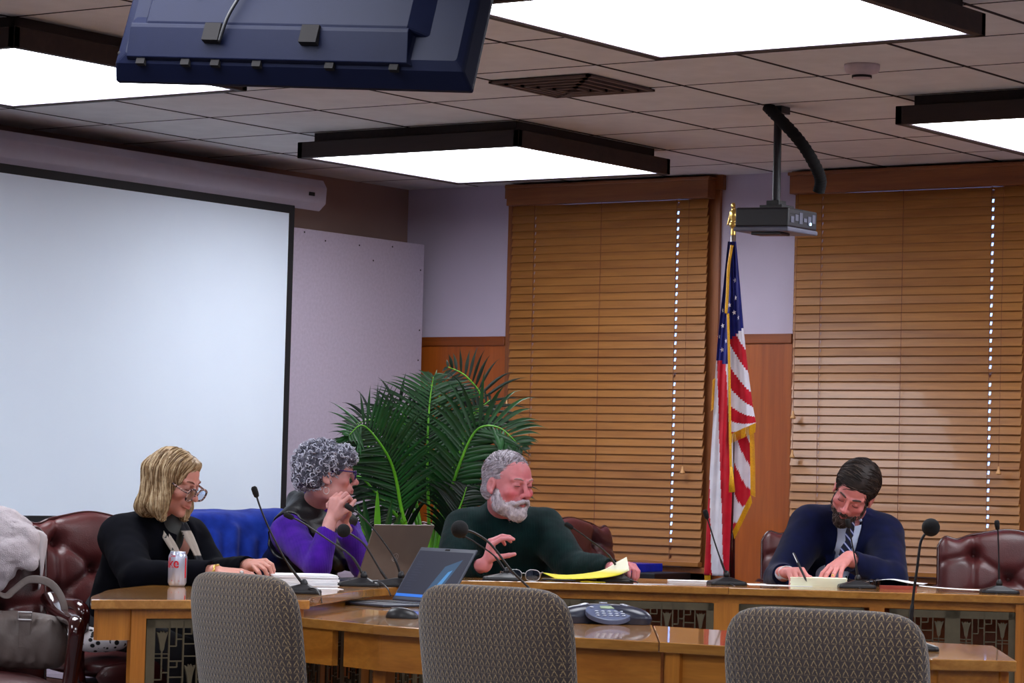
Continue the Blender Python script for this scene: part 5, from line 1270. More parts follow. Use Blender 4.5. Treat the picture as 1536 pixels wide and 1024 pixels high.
def torso(s, J, o=0.0, w=1.0, k=.04, legs=False, arms=True, ab=0.0, sh=.066):
    """J: joints. grows every radius by o"""
    side = unit_(J['Ls']-J['Rs']); fw = unit_(J['face'])
    ch = J['chest']; pv = J['pelvis']; nb = J['neck']; mid = ch*.5+pv*.5
    s.ecap(ch+[0, 0, .05], mid, (.165*w+o, .105*w+o), (.15*w+ab*.5+o, .11*w+ab+o), side, k); s.ecap(mid, pv, (.15*w+ab*.5+o, .11*w+ab+o), (.165*w+o, .12*w+o), side, k)
    s.cap(J['Rs'], nb-[0, 0, .02], sh+o-.012, .055+o, .05); s.cap(J['Ls'], nb-[0, 0, .02], sh+o-.012, .055+o, .05)
    s.ecap(J['Rs']*.8+J['Ls']*.2-[0, 0, .03], J['Ls']*.8+J['Rs']*.2-[0, 0, .03], (.085+o, .085*w+o), (.085+o, .085*w+o), (0, 0, 1), .05)
    if arms:
        for a in 'RL':
            s.cap(J[a+'s'], J[a+'e'], (sh-.006)*w+o, .046*w+o, .02); s.cap(J[a+'e'], J[a+'w'], .046*w+o, .029+o*.8, .015)
    if legs:
        for sg, kn, ft in ((-1, J['Rk'], J['Rf']), (1, J['Lk'], J['Lf'])):
            hp = pv+side*sg*.09-[0, 0, .02]; s.cap(hp, kn, .085+o, .06+o, .04); s.cap(kn, ft, .058+o, .042+o, .03)
def legs_for(J, spread=.10):
    side = unit_((J['Ls']-J['Rs'])*[1, 1, 0]); f = unit_(J['face']*[1, 1, 0]); pv = J['pelvis']
    for a, sg in (('R', -1), ('L', 1)):
        kn = pv+side*sg*spread+f*.40; kn[2] = .50; ft = kn+f*.04; ft[2] = .09; J[a+'k'] = kn; J[a+'f'] = ft
def person(J, label, group=None):
    base = V3(J['pelvis'][0], J['pelvis'][1], 0); J['o'] = base; return base
def to_local(vf, base): return vf[0]-base, vf[1]
def body_obj(s, base, label, colors, h=.0034):
    v, f = s.mesh(h); ob = sdf_obj('person', (v, f), m_skin, None, base, 1, lambda q: colors(q)); w = G(base[0], base[1], 0); ob.location = tuple(w); ob.rotation_euler.z = YAW; return tag(ob, label, 'person')
def child(name, s, base, mat, par, h=.006, post=None, it=2):
    v, f = s.mesh(h, post=post); return sdf_obj(name, (v-base, f), mat, par, None, it)
def shoes(J, base, par, mat):
    for a in 'RL':
        f = unit_(J['face']*[1, 1, 0]); ft = J[a+'f']; s = SDF(); s.ecap(ft*[1, 1, 0]+[0, 0, .045]-f*.03, ft*[1, 1, 0]+[0, 0, .035]+f*.16, (.038, .04), (.042, .03), np.cross(f, [0, 0, 1.]), .02).cap(ft*[1, 1, 0]+[0, 0, .05], ft*[1, 1, 0]+[0, 0, .10], .042, .04, .02)
        s.plane((0, 0, .002), (0, 0, -1)); child('shoe', s, base, mat, par, .008)
def tone(base, c, R, sc, lips, blush, amt=.5, nose=.5, hands=None):
    b = np.array(lin(base)); lp = np.array(lin(lips)); bl = np.array(lin(blush))
    def fn(v):
        q = ((v-c)@R)/sc; out = np.tile(b, (len(v), 1))
        def g(p, r): return np.exp(-(((q-np.array(p))/np.array(r))**2).sum(1))
        w = np.clip(amt*(g((.045, .07, -.03), (.025, .04, .025))+g((-.045, .07, -.03), (.025, .04, .025)))+nose*g((0, .112, -.025), (.014, .02, .018)), 0, 1)[:, None]; out = out*(1-w)+bl*w
        w = np.clip(.5*amt*(g((0, .08, .05), (.05, .04, .03))), 0, 1)[:, None]; out = out*(1-w)+bl*w
        w = np.clip(.9*g((0, .095, -.063), (.021, .012, .0065))*1.3, 0, 1)[:, None]; out = out*(1-w)+lp*w
        w = np.clip(.35*(g((.031, .09, .004), (.016, .02, .011))+g((-.031, .09, .004), (.016, .02, .011))), 0, 1)[:, None]; out = out*(1-w)+lp*.75*w
        return np.concatenate([out, np.ones((len(v), 1))], 1)
    return fn
def hairmat(name, a, b, rough=.5):
    t = NT(name); n = t.noise(t.coord('Object', (1, 1, 1)), 55, 3); t.base(t.ramp(n, [(.3, a), (.7, b)])); t.set(Roughness=rough, Specular_IOR_Level=.25); return t.m
def verts_normals(vf):
    v, f = vf; n = np.zeros_like(v); fn = np.cross(v[f[:, 2]]-v[f[:, 0]], v[f[:, 3]]-v[f[:, 1]])
    for k in range(4): np.add.at(n, f[:, k], fn)
    n /= np.linalg.norm(n, axis=1)[:, None]+1e-12; return v, n
def strands(name, vf, dirfn, length, n, r, mat, par, base, seed=1, lift=.25, keep=None, curl=0.0):
    v, nn_ = verts_normals(vf); rng = np.random.default_rng(seed); idx = rng.choice(len(v), size=min(n, len(v)), replace=False); q = MB()
    for i in idx:
        p = v[i]; nrm = nn_[i]
        if keep is not None and not keep(p): continue
        d = np.asarray(dirfn(p), float)+rng.normal(0, .22, 3); d -= nrm*(d@nrm); d = unit_(d)
        L = length*rng.uniform(.6, 1.2); pts = []
        sd = np.cross(d, nrm)*curl*rng.choice((-1, 1))
        for k in range(5):
            t = k/4; pts.append(p-base+d*L*t+nrm*(r*.3+L*lift*math.sin(t*PI*.75)*.35)+sd*L*math.sin(t*PI*1.2))
        q.tube(pts, [r*.6, r, r, r*.75, r*.2], 5, cap=False)
    return q.build(name, mat, par, smooth=True)
from mathutils.kdtree import KDTree
def traced(name, vf, dirfn, steps, n, r, mat, par, base, seed=1, start=None, stop=None, h=.008, jit=.10, wave=0.0, off=.0008, taper=True):
    """hair locks that run along the surface of the hair mass"""
    v, nn_ = verts_normals(vf); kd = KDTree(len(v))
    for i, p in enumerate(v): kd.insert(p, i)
    kd.balance(); rng = np.random.default_rng(seed); idx = np.arange(len(v)) if start is None else np.array([i for i in range(len(v)) if start(v[i])]); 
    if len(idx) == 0: return None
    idx = rng.choice(idx, size=min(n, len(idx)), replace=False); q = MB()
    for i in idx:
        p = v[i].copy(); nrm = nn_[i]; pts = [p+nrm*off]; ns = int(steps*rng.uniform(.6, 1.15)); jv = rng.normal(0, jit, 3); ph = rng.uniform(0, 6.28); lf = rng.uniform(0, 1)*off*2
        for k in range(ns):
            d = np.asarray(dirfn(p), float)+jv; d -= nrm*(d@nrm); L = np.linalg.norm(d)
            if L < 1e-6: break
            d /= L; d = d+np.cross(d, nrm)*wave*math.sin(ph+k*.9)
            p = p+d*h; co, j, _ = kd.find(p); nrm = nrm*.5+nn_[j]*.5; nrm /= np.linalg.norm(nrm)+1e-9; dist = (p-v[j])@nrm; p = p-nrm*dist*.8
            if stop is not None and stop(p): break
            pts.append(p+nrm*(off+lf))
        if len(pts) < 3: continue
        m = len(pts); q.tube([x-base for x in pts], [r*(.45+.9*math.sin(PI*min(1, (k+.6)/m))) if taper else r for k in range(m)], 5, cap=False, flat=.8)
    return q.build(name, mat, par, smooth=True)
def facebits(base, par, T_, sc, browmat, lashmat, lidz=-.001, brow_r=.0028, eye=None):
    for x in (-1, 1):
        q = MB(); q.tube([T_(x*.050, .073, .024)-base, T_(x*.040, .0855, .0315)-base, T_(x*.026, .0935, .031)-base, T_(x*.014, .0955, .026)-base], [brow_r*.4, brow_r, brow_r*1.2, brow_r*.8], 7, flat=1.3); q.build('eyebrow', browmat, par, smooth=True)
        if eye is not None:
            q = MB(); q.ball(T_(x*.031, .0785, .0035)-base, .0123*sc, 18, 12); E_ = q.build('eye', m_eyewhite, par, smooth=True)
            q = MB(); ex, ey, ez = eye; d = unit_(V3(ex, ey, ez)); cc = V3(x*.031, .0785, .0035)+d*.0088; q.ball(T_(*cc)-base, .0056*sc, 14, 8); q.build('iris', m_iris, E_, smooth=True)
        q = MB(); pts = [T_(x*(.031+.0135*math.cos(a)), .0795+.0125*math.sin(a), .0035+lidz) - base for a in np.linspace(.35, PI-.35, 9)]; q.tube(pts, .0011*sc, 5); q.build('eyelashes', lashmat, par, smooth=True)
m_eyewhite = plain('eye_white', rgb(214, 206, 206), .2, .02); m_iris = plain('iris_dark', rgb(40, 36, 44), .15)
m_lash = plain('eyelash', rgb(50, 30, 34), .8)
m_navy = knit('navy_wool', rgb(3, 4, 10), rgb(6, 7, 17), 60, False, .95, .25, sheen=0)
m_trous = plain('dark_trousers', rgb(20, 20, 28), .9)
m_shoe = plain('black_shoe', rgb(14, 12, 14), .35)

# ---- the blonde woman
def woman_blonde():
    C = cG; J = dict(face=unit_(V3(.80, -.58, 0)), pelvis=V3(-1.44, 10.98, .58), chest=C(218, 838, 10.86), neck=C(236, 784, 10.74), Rs=C(183, 806, 10.62), Ls=C(280, 808, 10.90),
                     Re=C(205, 868, 10.40), Rw=C(322, 858, 10.36), Le=C(318, 862, 10.84), Lw=C(372, 852, 10.58))
    legs_for(J); base = person(J, ''); hc = C(261, 721, 10.62); R = headframe((.84, -.44, -.36), (.30, -.16, .93)); sc = 1.0
    s = SDF(); torso(s, J, -.004, .92, legs=True); T_ = add_head(s, hc, R, sc, jaw=.92, wide=.94, old=.6)
    s.cap(hc+R@V3(0, -.035, -.06), J['neck'], .046, .056, .02)
    hd = unit_(C(386, 866, 10.30)-J['Rw']); add_hand(s, J['Rw']+hd*.012+V3(0, 0, .004), hd, V3(0, -.35, 1), -1, ((.25, .35, .3), (.18, .4, .3), (.2, .4, .3), (.3, .45, .3)), .10, .98)
    hd2 = unit_(C(402, 852, 10.46)-J['Lw']); add_hand(s, J['Lw']+hd2*.006+V3(0, 0, .016), hd2, V3(-.1, -.55, 1), 1, ((.55, .9, .6), (.5, 1.0, .6), (.5, 1.0, .6), (.55, 1.0, .6)), .10, .98, thumb_dir=(.6, .5, -.6))
    ob = body_obj(s, base, 'blonde woman in black coat and patterned scarf, tortoiseshell glasses, reading with hands on table', tone((.80, .56, .50), hc, R, sc, (.68, .38, .36), (.80, .40, .38), .22, .3))
    # coat
    s = SDF(); torso(s, J, .020, .97, legs=False, sh=.07); s.cap(J['Rw']+hd*.02, J['Rw']+hd*.2, .05, .05, .004, 's'); s.cap(J['Lw']+hd2*.03, J['Lw']+hd2*.2, .052, .05, .004, 's')
    side = unit_(J['Ls']-J['Rs']); s.cap(J['Rs']*.5+J['neck']*.5+J['face']*.03+V3(0, 0, .01), J['chest']+J['face']*.14-side*.02-V3(0, 0, .10), .028, .02, .03); s.cap(J['neck']*.6+J['Ls']*.4+J['face']*.05, J['chest']+J['face']*.15+side*.05-V3(0, 0, .10), .026, .02, .03)
    s.cap(J['neck']+V3(0, 0, .0)+J['face']*.03, J['neck']+V3(0, 0, .12)+J['face']*.02, .054, .07, .01, 's'); s.ell(J['chest']+J['face']*.17+V3(0, 0, .06), (.055, .055, .10), None, .02, 's')
    child('coat', s, base, m_navy, ob, .0065, post=lambda P: .010*vnoise(P*[1, 1, .6], 16)+.004*vnoise(P, 40), it=2)
    # inner top and scarf
    s = SDF(); s.ecap(J['neck']+J['face']*.04-V3(0, 0, .01), J['chest']+J['face']*.085, (.075, .06), (.09, .06), side, .02); s.cap(J['neck']+V3(0, 0, .02), J['neck']+V3(0, 0, .09), .05, .06, .01, 's')
    child('inner_top', s, base, plain('grey_top', rgb(70, 74, 74), .9), ob, .006)
    t = NT('patterned_scarf'); v = t.coord('Object'); w_ = t.new('ShaderNodeTexWave', wave_type='BANDS', bands_direction='Z'); t.link(v, w_.inputs['Vector']); w_.inputs['Scale'].default_value = 2.6; w_.inputs['Distortion'].default_value = 1; w_.inputs['Phase Offset'].default_value = 2.6
    vo = t.noise(v, 42, 2); t.base(t.mix(t.math('GREATER_THAN', vo, .66), t.ramp(w_.outputs['Fac'], [(.80, rgb(188, 176, 166)), (.88, rgb(34, 36, 44))]), rgb(60, 64, 66))); t.set(Roughness=.9)
    q = MB()
    def band(P, wd, twist=0):
        sp = spline([p-base for p in P], 8); sd = side; vs = []
        for i, p in enumerate(sp):
            for k in range(9):
                u = k/8*2-1; vs.append(p+(sd*.9-J['face']*.1)*u*wd*(1+.15*math.sin(i*.5))+J['face']*(.008*math.cos(u*6+i*.25)))
        o = q.add(vs, [(i*9+k, i*9+k+1, (i+1)*9+k+1, (i+1)*9+k) for i in range(len(sp)-1) for k in range(8)])
    fc_ = J['face']; nb = J['neck']
    band([nb-side*.02+V3(0, 0, .045)+fc_*.02, nb+fc_*.075+side*.03+V3(0, 0, .02), nb+fc_*.12+side*.055-V3(0, 0, .06), nb+fc_*.16+side*.065-V3(0, 0, .15), nb+fc_*.18+side*.06-V3(0, 0, .21)], .030)
    band([nb-side*.06+V3(0, 0, .04), nb+fc_*.06-side*.05+V3(0, 0, -.01), nb+fc_*.115-side*.03-V3(0, 0, .09), nb+fc_*.15-side*.01-V3(0, 0, .17)], .026)
    q.build('scarf', t.m, ob, smooth=True, solid=.006)
    s = SDF(); s.ecap(J['pelvis']+V3(0, 0, .05), J['pelvis'], (.17, .13), (.18, .14), side, .03)
    for a, sg in (('R', -1), ('L', 1)): s.cap(J['pelvis']+side*sg*.09, J[a+'k'], .095, .07, .03).cap(J[a+'k'], J[a+'f'], .066, .05, .03)
    child('trousers', s, base, m_trous, ob, .012); shoes(J, base, ob, m_shoe)
    facebits(base, ob, T_, sc, hairmat('brow_blond', rgb(120, 80, 70), rgb(140, 96, 80)), m_lash, lidz=-.004, brow_r=.002)
    Mx = Matrix(((R[0, 0], R[0, 1], R[0, 2], 0), (R[1, 0], R[1, 1], R[1, 2], 0), (R[2, 0], R[2, 1], R[2, 2], 0), (0, 0, 0, 1))); off = T_(0, .108, -.012)-base
    M2 = Matrix.Translation(tuple(off)) @ Mx @ Matrix.Diagonal((1, -1, 1, 1)) @ Matrix.Rotation(math.radians(8), 4, 'X')
    g = empty('eyeglasses', (0, 0, 0)); g.parent = ob; t = NT('tortoiseshell'); n = t.noise(t.coord(), 120, 2); t.base(t.ramp(n, [(.45, rgb(20, 16, 40)), (.62, rgb(190, 150, 140))])); t.set(Roughness=.25)
    spectacles('x', None, 0, t.m, parent=g, M=M2, lensmat=m_lens, rim=.0034, lw=.027, lh=.023, arms=.105, square=2.6)
    # hair: shaped mass plus locks flowing from the parting
    s = SDF(); E = lambda p, r, k=.02, op='u': s.ell(T_(*p), V3(*r)*sc, R, k, op); dn = R.T@V3(0, 0, -1)
    E((0, -.020, .034), (.082, .094, .086)); 
    for x in (-1, 1):
        a = T_(x*.066, -.02, .03); b = a+V3(0, 0, -.13)+R@V3(x*.022, -.012, 0)*1.0; s.ecap(a, b, (.052, .024), (.050, .020), R[:, 1], .03); s.cap(b-V3(0, 0, .0), b+R@V3(-x*.01, .02, 0)+V3(0, 0, -.03), .022, .016, .03)
    a = T_(0, -.085, .02); b = a+V3(0, 0, -.15)+R@V3(0, -.012, 0); s.ecap(a, b, (.080, .035), (.078, .030), R[:, 0], .03); s.cap(b-R[:, 0]*.06, b+R[:, 0]*.06, .028, .028, .03)
    E((0, .095, -.045), (.064, .085, .110), .010, 's'); E((0, .125, .030), (.050, .060, .056), .010, 's')
    E((.004, .040, .082), (.056, .040, .026), .020); E((.052, .035, .052), (.018, .030, .034), .02)
    mh = hairmat('blond_hair', rgb(128, 102, 72), rgb(178, 152, 116), .45); mh2 = hairmat('blond_highlight', rgb(172, 148, 114), rgb(214, 194, 160), .42); mh3 = hairmat('blond_lowlight', rgb(84, 60, 36), rgb(122, 92, 58), .5)
    vf = s.mesh(.004, post=lambda P: .004*vnoise(P*[1, 1, .25], 60)+.003*vnoise(P*[1, 1, .3], 130)); hr = sdf_obj('hair', (vf[0]-base, vf[1]), mh, ob, None, 1)
    def down(p):
        q = R.T@(p-hc)/sc; tpw = max(0, (q[2]-.02)/.10); o_ = R@V3(math.copysign(1, q[0]+.012)*.9, -.10, -.1); return V3(0, 0, -1)+o_*tpw*1.6-R[:, 1]*.25*tpw
    for m_, sd_, n_ in ((mh, 1, 420), (mh2, 2, 260), (mh3, 3, 240)):
        traced('hair_strands', vf, down, 20, n_, .0021, m_, hr, base, sd_, h=.010, jit=.07, wave=.10)
    # bracelet and ring
    q = MB(); wv = unit_(hd); a = unit_(np.cross(wv, V3(0, 0, 1))); b = np.cross(a, wv)
    q.tube([J['Rw']+hd*.008+V3(0, 0, .004)-base+(a*math.cos(t_)*.030+b*math.sin(t_)*.023)+wv*.003*math.sin(5*t_) for t_ in np.linspace(0, 2*PI, 30)], .0042, 8, cap=False); q.build('bracelet', m_brass, ob, smooth=True)
    q = MB(); q.ball(C(362.5, 858.5, 10.285)-base, .0075, 12, 8); q.build('ring', m_metal, ob, smooth=True)
    return ob
woman_blonde()

# ---- the woman with curly grey hair
m_purple = knit('purple_rib_knit', rgb(54, 12, 130), rgb(80, 24, 170), 560, True, .85, .8, 0, sheen=.1)
m_vest = plain('black_quilted_nylon', rgb(12, 12, 16), .42, .2, 12, bump=.5, bscale=18, bdist=.01)
def woman_grey():
    C = cG; J = dict(face=unit_(V3(.86, -.50, 0)), pelvis=V3(-.98, 12.08, .56), chest=C(470, 822, 11.90), neck=C(470, 762, 11.85), Rs=C(432, 800, 11.72), Ls=C(515, 797, 12.10),
                     Re=C(476, 862, 11.50), Rw=C(495, 783, 11.56), Le=C(545, 862, 11.78), Lw=C(514, 787, 11.66))
    J['Re'][2] = max(J['Re'][2], .815); J['Le'][2] = max(J['Le'][2], .815)
    legs_for(J); base = person(J, ''); hc = C(493, 712, 11.72); R = headframe((.97, .10, -.02), (.06, .02, 1)); sc = 1.0
    s = SDF(); torso(s, J, -.004, .90, legs=True); T_ = add_head(s, hc, R, sc, jaw=.95, wide=.95, old=.8, fat=.003); s.cap(hc+R@V3(0, -.03, -.06), J['neck'], .048, .058, .02)
    # near hand loosely closed round the far one, both under the chin
    hd = unit_(C(506, 748, 11.55)-J['Rw']); add_hand(s, J['Rw']+hd*.010, hd, V3(-.55, -.80, .2), 1, ((.75, 1.2, .9), (.75, 1.2, .9), (.8, 1.25, .9), (.8, 1.25, .9)), .05, .98, thumb_dir=(.5, .75, -.35), thumb_curl=.4)
    hd2 = unit_(C(508, 752, 11.63)-J['Lw']); add_hand(s, J['Lw']+hd2*.004, hd2, V3(.5, .9, .1), -1, ((.6, 1.1, .8), (.6, 1.1, .8), (.6, 1.1, .8), (.6, 1.1, .8)), .05, .95)
    ob = body_obj(s, base, 'woman with short curly grey hair, purple ribbed turtleneck and black vest, chin on clasped hands', tone((.80, .57, .55), hc, R, sc, (.62, .30, .30), (.82, .40, .40), .5, .5))
    side = unit_(J['Ls']-J['Rs'])
    s = SDF(); torso(s, J, .012, .92, sh=.07); s.cap(J['Rw']-hd*.0, J['Rw']+hd*.2, .052, .06, .004, 's'); s.cap(J['Lw']+hd2*.0, J['Lw']+hd2*.2, .048, .055, .004, 's')
    nv = unit_(hc+R@V3(0, -.03, -.06)-J['neck']); s.cap(J['neck']-nv*.02, J['neck']+nv*.055, .066, .062, .02); s.cap(J['neck']+nv*.115, J['neck']+nv*.2, .07, .08, .004, 's')
    for a in 'RL':
        d_ = unit_(J[a+'w']-J[a+'e'])
        for k in range(3): s.cap(J[a+'e']+d_*(.03+.022*k)-side*.03, J[a+'e']+d_*(.02+.022*k)+side*.03, .026, .026, .02)
    child('turtleneck', s, base, m_purple, ob, .0055, post=lambda P: .006*vnoise(P*[1, 1, .7], 22))
    s = SDF(); torso(s, J, .032, 1.0, arms=False, sh=.058)
    for k in range(6): z = V3(0, 0, .035-.055*k); s.ecap(J['chest']+z-side*.03, J['chest']+z+side*.03, (.020, .155), (.020, .155), (0, 0, 1), .03)
    nf = J['face']; s.cap(J['neck']-side*.085+V3(0, 0, -.005), J['neck']-nf*.085+V3(0, 0, .03), .030, .034, .03); s.cap(J['neck']-nf*.085+V3(0, 0, .03), J['neck']+side*.085, .034, .030, .03)
    s.cap(J['neck']-side*.085, J['chest']+nf*.15-side*.05-V3(0, 0, .05), .036, .030, .03); s.cap(J['neck']+side*.085, J['chest']+nf*.16+side*.06-V3(0, 0, .05), .034, .030, .03)
    s.cap(J['neck']+nf*.03+V3(0, 0, -.04), J['neck']+nf*.06+V3(0, 0, .12), .052, .09, .015, 's')
    for a in 'RL': s.cap(J[a+'s']*.85+J['neck']*.15+(J[a+'s']-J['neck'])*.22, J[a+'s']+(J[a+'e']-J[a+'s'])*.6+(J[a+'s']-J['neck'])*.1, .088, .085, .012, 's')
    child('vest', s, base, m_vest, ob, .0055, post=lambda P: .006*vnoise(P*[.6, .6, 1.4], 22)+.003*np.abs(np.sin(P[:, 2]*60))-.002)
    s = SDF(); s.ecap(J['pelvis']+V3(0, 0, .05), J['pelvis'], (.17, .13), (.18, .14), side, .03)
    for a, sg in (('R', -1), ('L', 1)): s.cap(J['pelvis']+side*sg*.09, J[a+'k'], .095, .07, .03).cap(J[a+'k'], J[a+'f'], .066, .05, .03)
    child('trousers', s, base, m_trous, ob, .012); shoes(J, base, ob, m_shoe)
    facebits(base, ob, T_, sc, hairmat('brow_grey', rgb(120, 100, 104), rgb(140, 120, 120)), m_lash, lidz=.001, brow_r=.002)
    Mx = Matrix(((R[0, 0], R[0, 1], R[0, 2], 0), (R[1, 0], R[1, 1], R[1, 2], 0), (R[2, 0], R[2, 1], R[2, 2], 0), (0, 0, 0, 1)))
    M2 = Matrix.Translation(tuple(T_(0, .104, .004)-base)) @ Mx @ Matrix.Diagonal((1, -1, 1, 1)) @ Matrix.Rotation(math.radians(3), 4, 'X')
    g = empty('eyeglasses', (0, 0, 0)); g.parent = ob; spectacles('x', None, 0, plain('purple_acetate', rgb(50, 22, 96), .25), parent=g, M=M2, lensmat=m_lens, rim=.0024, lw=.025, lh=.018, arms=.10)
    q = MB(); c0 = T_(-.078 if False else .078, -.010, -.052)-base; q.tube([c0+V3(.011*math.cos(a), -.002, .014*math.sin(a)-.012) for a in np.linspace(0, 2*PI, 20)], .0012, 6, cap=False); q.build('earring', m_metal, ob, smooth=True)
    s = SDF(); E = lambda p, r, k=.02, op='u': s.ell(T_(*p), V3(*r)*sc, R, k, op)
    E((0, -.030, .046), (.098, .112, .090)); E((0, -.075, -.012), (.082, .064, .066)); E((0, .055, .078), (.070, .048, .040))
    E((0, .098, -.032), (.085, .078, .088), .010, 's')
    for x in (-1, 1): E((x*.092, .012, -.018), (.035, .030, .036), .008, 's')
    E((0, -.02, -.10), (.2, .2, .045), .01, 's')
    vf = s.mesh(.005, post=lambda P: .012*vnoise(P, 55)+.006*vnoise(P, 110)); hr = sdf_obj('hair', (vf[0]-base, vf[1]), hairmat('grey_hair_deep', rgb(58, 58, 70), rgb(104, 104, 120)), ob, None, 1)
    v, nn_ = verts_normals(vf); rng = np.random.default_rng(4)
    for m_, n_, ofs in ((hairmat('silver_curl', rgb(176, 178, 196), rgb(216, 216, 230)), 430, .004), (hairmat('mid_grey_curl', rgb(112, 112, 128), rgb(156, 156, 172)), 420, .002), (hairmat('dark_grey_curl', rgb(52, 52, 64), rgb(84, 84, 98)), 200, 0)):
        q = MB(); idx = rng.choice(len(v), n_, replace=False)
        for i in idx:
            p, nr = v[i], nn_[i]
            if (R.T@(p-hc))[1] > .03 and (R.T@(p-hc))[2] < .03: continue
            ax = unit_(nr*.5+rng.normal(0, .7, 3)); u_ = unit_(np.cross(ax, rng.normal(0, 1, 3))); w_ = np.cross(ax, u_); rr = rng.uniform(.006, .013); a0 = rng.uniform(0, 6.28); tr = rng.uniform(3.2, 6.0)
            pts = [p-base+nr*(ofs+rng.uniform(0, .003))+(u_*math.cos(a0+tr*t)+w_*math.sin(a0+tr*t))*rr*(1-.3*t)+ax*.012*(t-.5) for t in np.linspace(0, 1, 9)]
            q.tube(pts, [.0008, .0016, .0019, .002, .002, .002, .0018, .0014, .0007], 5, cap=False)
        q.build('curls', m_, hr, smooth=True)
    return ob
woman_grey()

# ---- the man in the dark green sweater
m_green = knit('dark_green_knit', rgb(3, 24, 26), rgb(6, 36, 36), 300, True, .9, .5, 0, sheen=.05)
def man_green():
    C = cG; J = dict(face=unit_(V3(.22, -.97, 0)), pelvis=V3(-.02, 12.72, .58), chest=C(762, 842, 12.55), neck=C(757, 772, 12.50), Rs=C(698, 794, 12.46), Ls=C(814, 794, 12.50),
                     Re=C(674, 868, 12.22), Rw=C(729, 845, 11.98), Le=C(862, 852, 12.30), Lw=C(922, 853, 12.08))
    legs_for(J, .14); base = person(J, ''); hc = C(763, 726, 12.34); R = headframe((.66, -.74, -.12), (.03, .0, 1)); sc = 1.12
    s = SDF(); torso(s, J, -.002, 1.12, legs=True, ab=.05, sh=.07); T_ = add_head(s, hc, R, sc, jaw=1.08, nose=1.15, wide=1.03, old=.9, fat=.005, mouth=.0006); s.cap(hc+R@V3(0, -.03, -.06), J['neck'], .064, .075, .03)
    hd = unit_(V3(.22, -.22, .95)); add_hand(s, J['Rw']+hd*.006, hd, V3(-.93, -.25, .25), 1, ((.75, .55, .25), (.85, .65, .35), (.95, .75, .4), (1.05, .85, .5)), .14, 1.08, thumb_dir=(.42, .42, -.80), thumb_curl=.06)
    hd2 = unit_(C(948, 846, 12.0)-J['Lw']); add_hand(s, J['Lw']+hd2*.008, hd2, V3(-.15, .35, .9), 1, ((.7, .9, .5), (.8, .9, .6), (.85, .9, .6), (.9, .9, .6)), .06, 1.04, thumb_dir=(.45, .85, .10), thumb_curl=.1)
    ob = body_obj(s, base, 'white-bearded man in dark green zip-neck sweater, gesturing with one hand and holding a paper', tone((.85, .54, .56), hc, R, sc, (.60, .28, .32), (.86, .26, .36), .6, .55))
    side = unit_(J['Ls']-J['Rs'])
    s = SDF(); torso(s, J, .018, 1.12, ab=.05, sh=.076); s.cap(J['Rw']-unit_(J['Rw']-J['Re'])*.0+hd*.0, J['Rw']+hd*.2, .058, .06, .004, 's'); s.cap(J['Lw']+hd2*.015, J['Lw']+hd2*.2, .052, .06, .004, 's')
    nv = unit_(hc+R@V3(0, -.03, -.06)-J['neck']); s.cap(J['neck']-nv*.01, J['neck']+nv*.03-R[:, 1]*.008, .090, .084, .02); s.ell(J['neck']+nv*.13+R[:, 1]*.05, (.12, .12, .062), R, .008, 's'); s.cap(J['neck']+J['face']*.10+V3(0, 0, .045), J['neck']+J['face']*.108-V3(0, 0, .045), .024, .005, .01, 's')
    for k in range(4): s.cap(J['Le']+unit_(J['Lw']-J['Le'])*(.02+.04*k)-V3(0, 0, .035), J['Le']+unit_(J['Lw']-J['Le'])*(.05+.04*k)+V3(0, 0, .035), .02, .02, .03)
    sw = child('sweater', s, base, m_green, ob, .006, post=lambda P: .009*vnoise(P*[1, 1, .5], 15)+.003*vnoise(P, 45))
    q = MB(); q.tube([J['neck']+J['face']*.105-V3(0, 0, .03)-base, J['neck']+J['face']*.122-V3(0, 0, .06)-base, J['neck']+J['face']*.137-V3(0, 0, .10)-base], .003, 6); q.build('zipper', m_metal, sw)
    s = SDF(); s.ecap(J['pelvis']+V3(0, 0, .06), J['pelvis'], (.21, .17), (.22, .17), side, .03)
    for a, sg in (('R', -1), ('L', 1)): s.cap(J['pelvis']+side*sg*.10, J[a+'k'], .105, .078, .03).cap(J[a+'k'], J[a+'f'], .072, .055, .03)
    child('trousers', s, base, m_trous, ob, .012); shoes(J, base, ob, m_shoe)
    mw = hairmat('white_hair', rgb(172, 160, 170), rgb(220, 212, 222)); mg = hairmat('grey_white_hair', rgb(140, 134, 146), rgb(182, 174, 186))
    facebits(base, ob, T_, sc, hairmat('brow_sandy', rgb(176, 140, 140), rgb(200, 170, 170)), m_lash, lidz=-.001, brow_r=.0026)
    s = SDF(); E = lambda p, r, k=.02, op='u': s.ell(T_(*p), V3(*r)*sc, R, k, op)
    E((0, -.024, .037), (.083, .100, .090)); E((0, -.045, -.03), (.077, .066, .052)); E((0, .098, -.02), (.070, .066, .088), .010, 's'); E((0, .11, .04), (.075, .048, .060), .010, 's')
    for x in (-1, 1): E((x*.085, .022, -.020), (.030, .038, .044), .008, 's')
    E((0, -.02, -.115), (.2, .2, .05), .01, 's')
    vf = s.mesh(.004, post=lambda P: .003*vnoise(P, 90)); hr = sdf_obj('hair', (vf[0]-base, vf[1]), mg, ob, None, 1)
    back = lambda p: R[:, 1]*(-.8)+R[:, 0]*(.35 if (R.T@(p-hc))[0] > 0 else -.35)-R[:, 2]*.35 if (R.T@(p-hc))[2] < .09 else R[:, 1]*.5+R[:, 0]*.7+R[:, 2]*.2
    traced('hair_strands', vf, back, 5, 900, .0011, mw, hr, base, 5, h=.007, jit=.18); traced('hair_strands', vf, back, 5, 260, .0011, hairmat('ash_hair', rgb(96, 86, 92), rgb(126, 116, 120)), hr, base, 6, h=.007, jit=.18, start=lambda p: (R.T@(p-hc))[2] > .05)
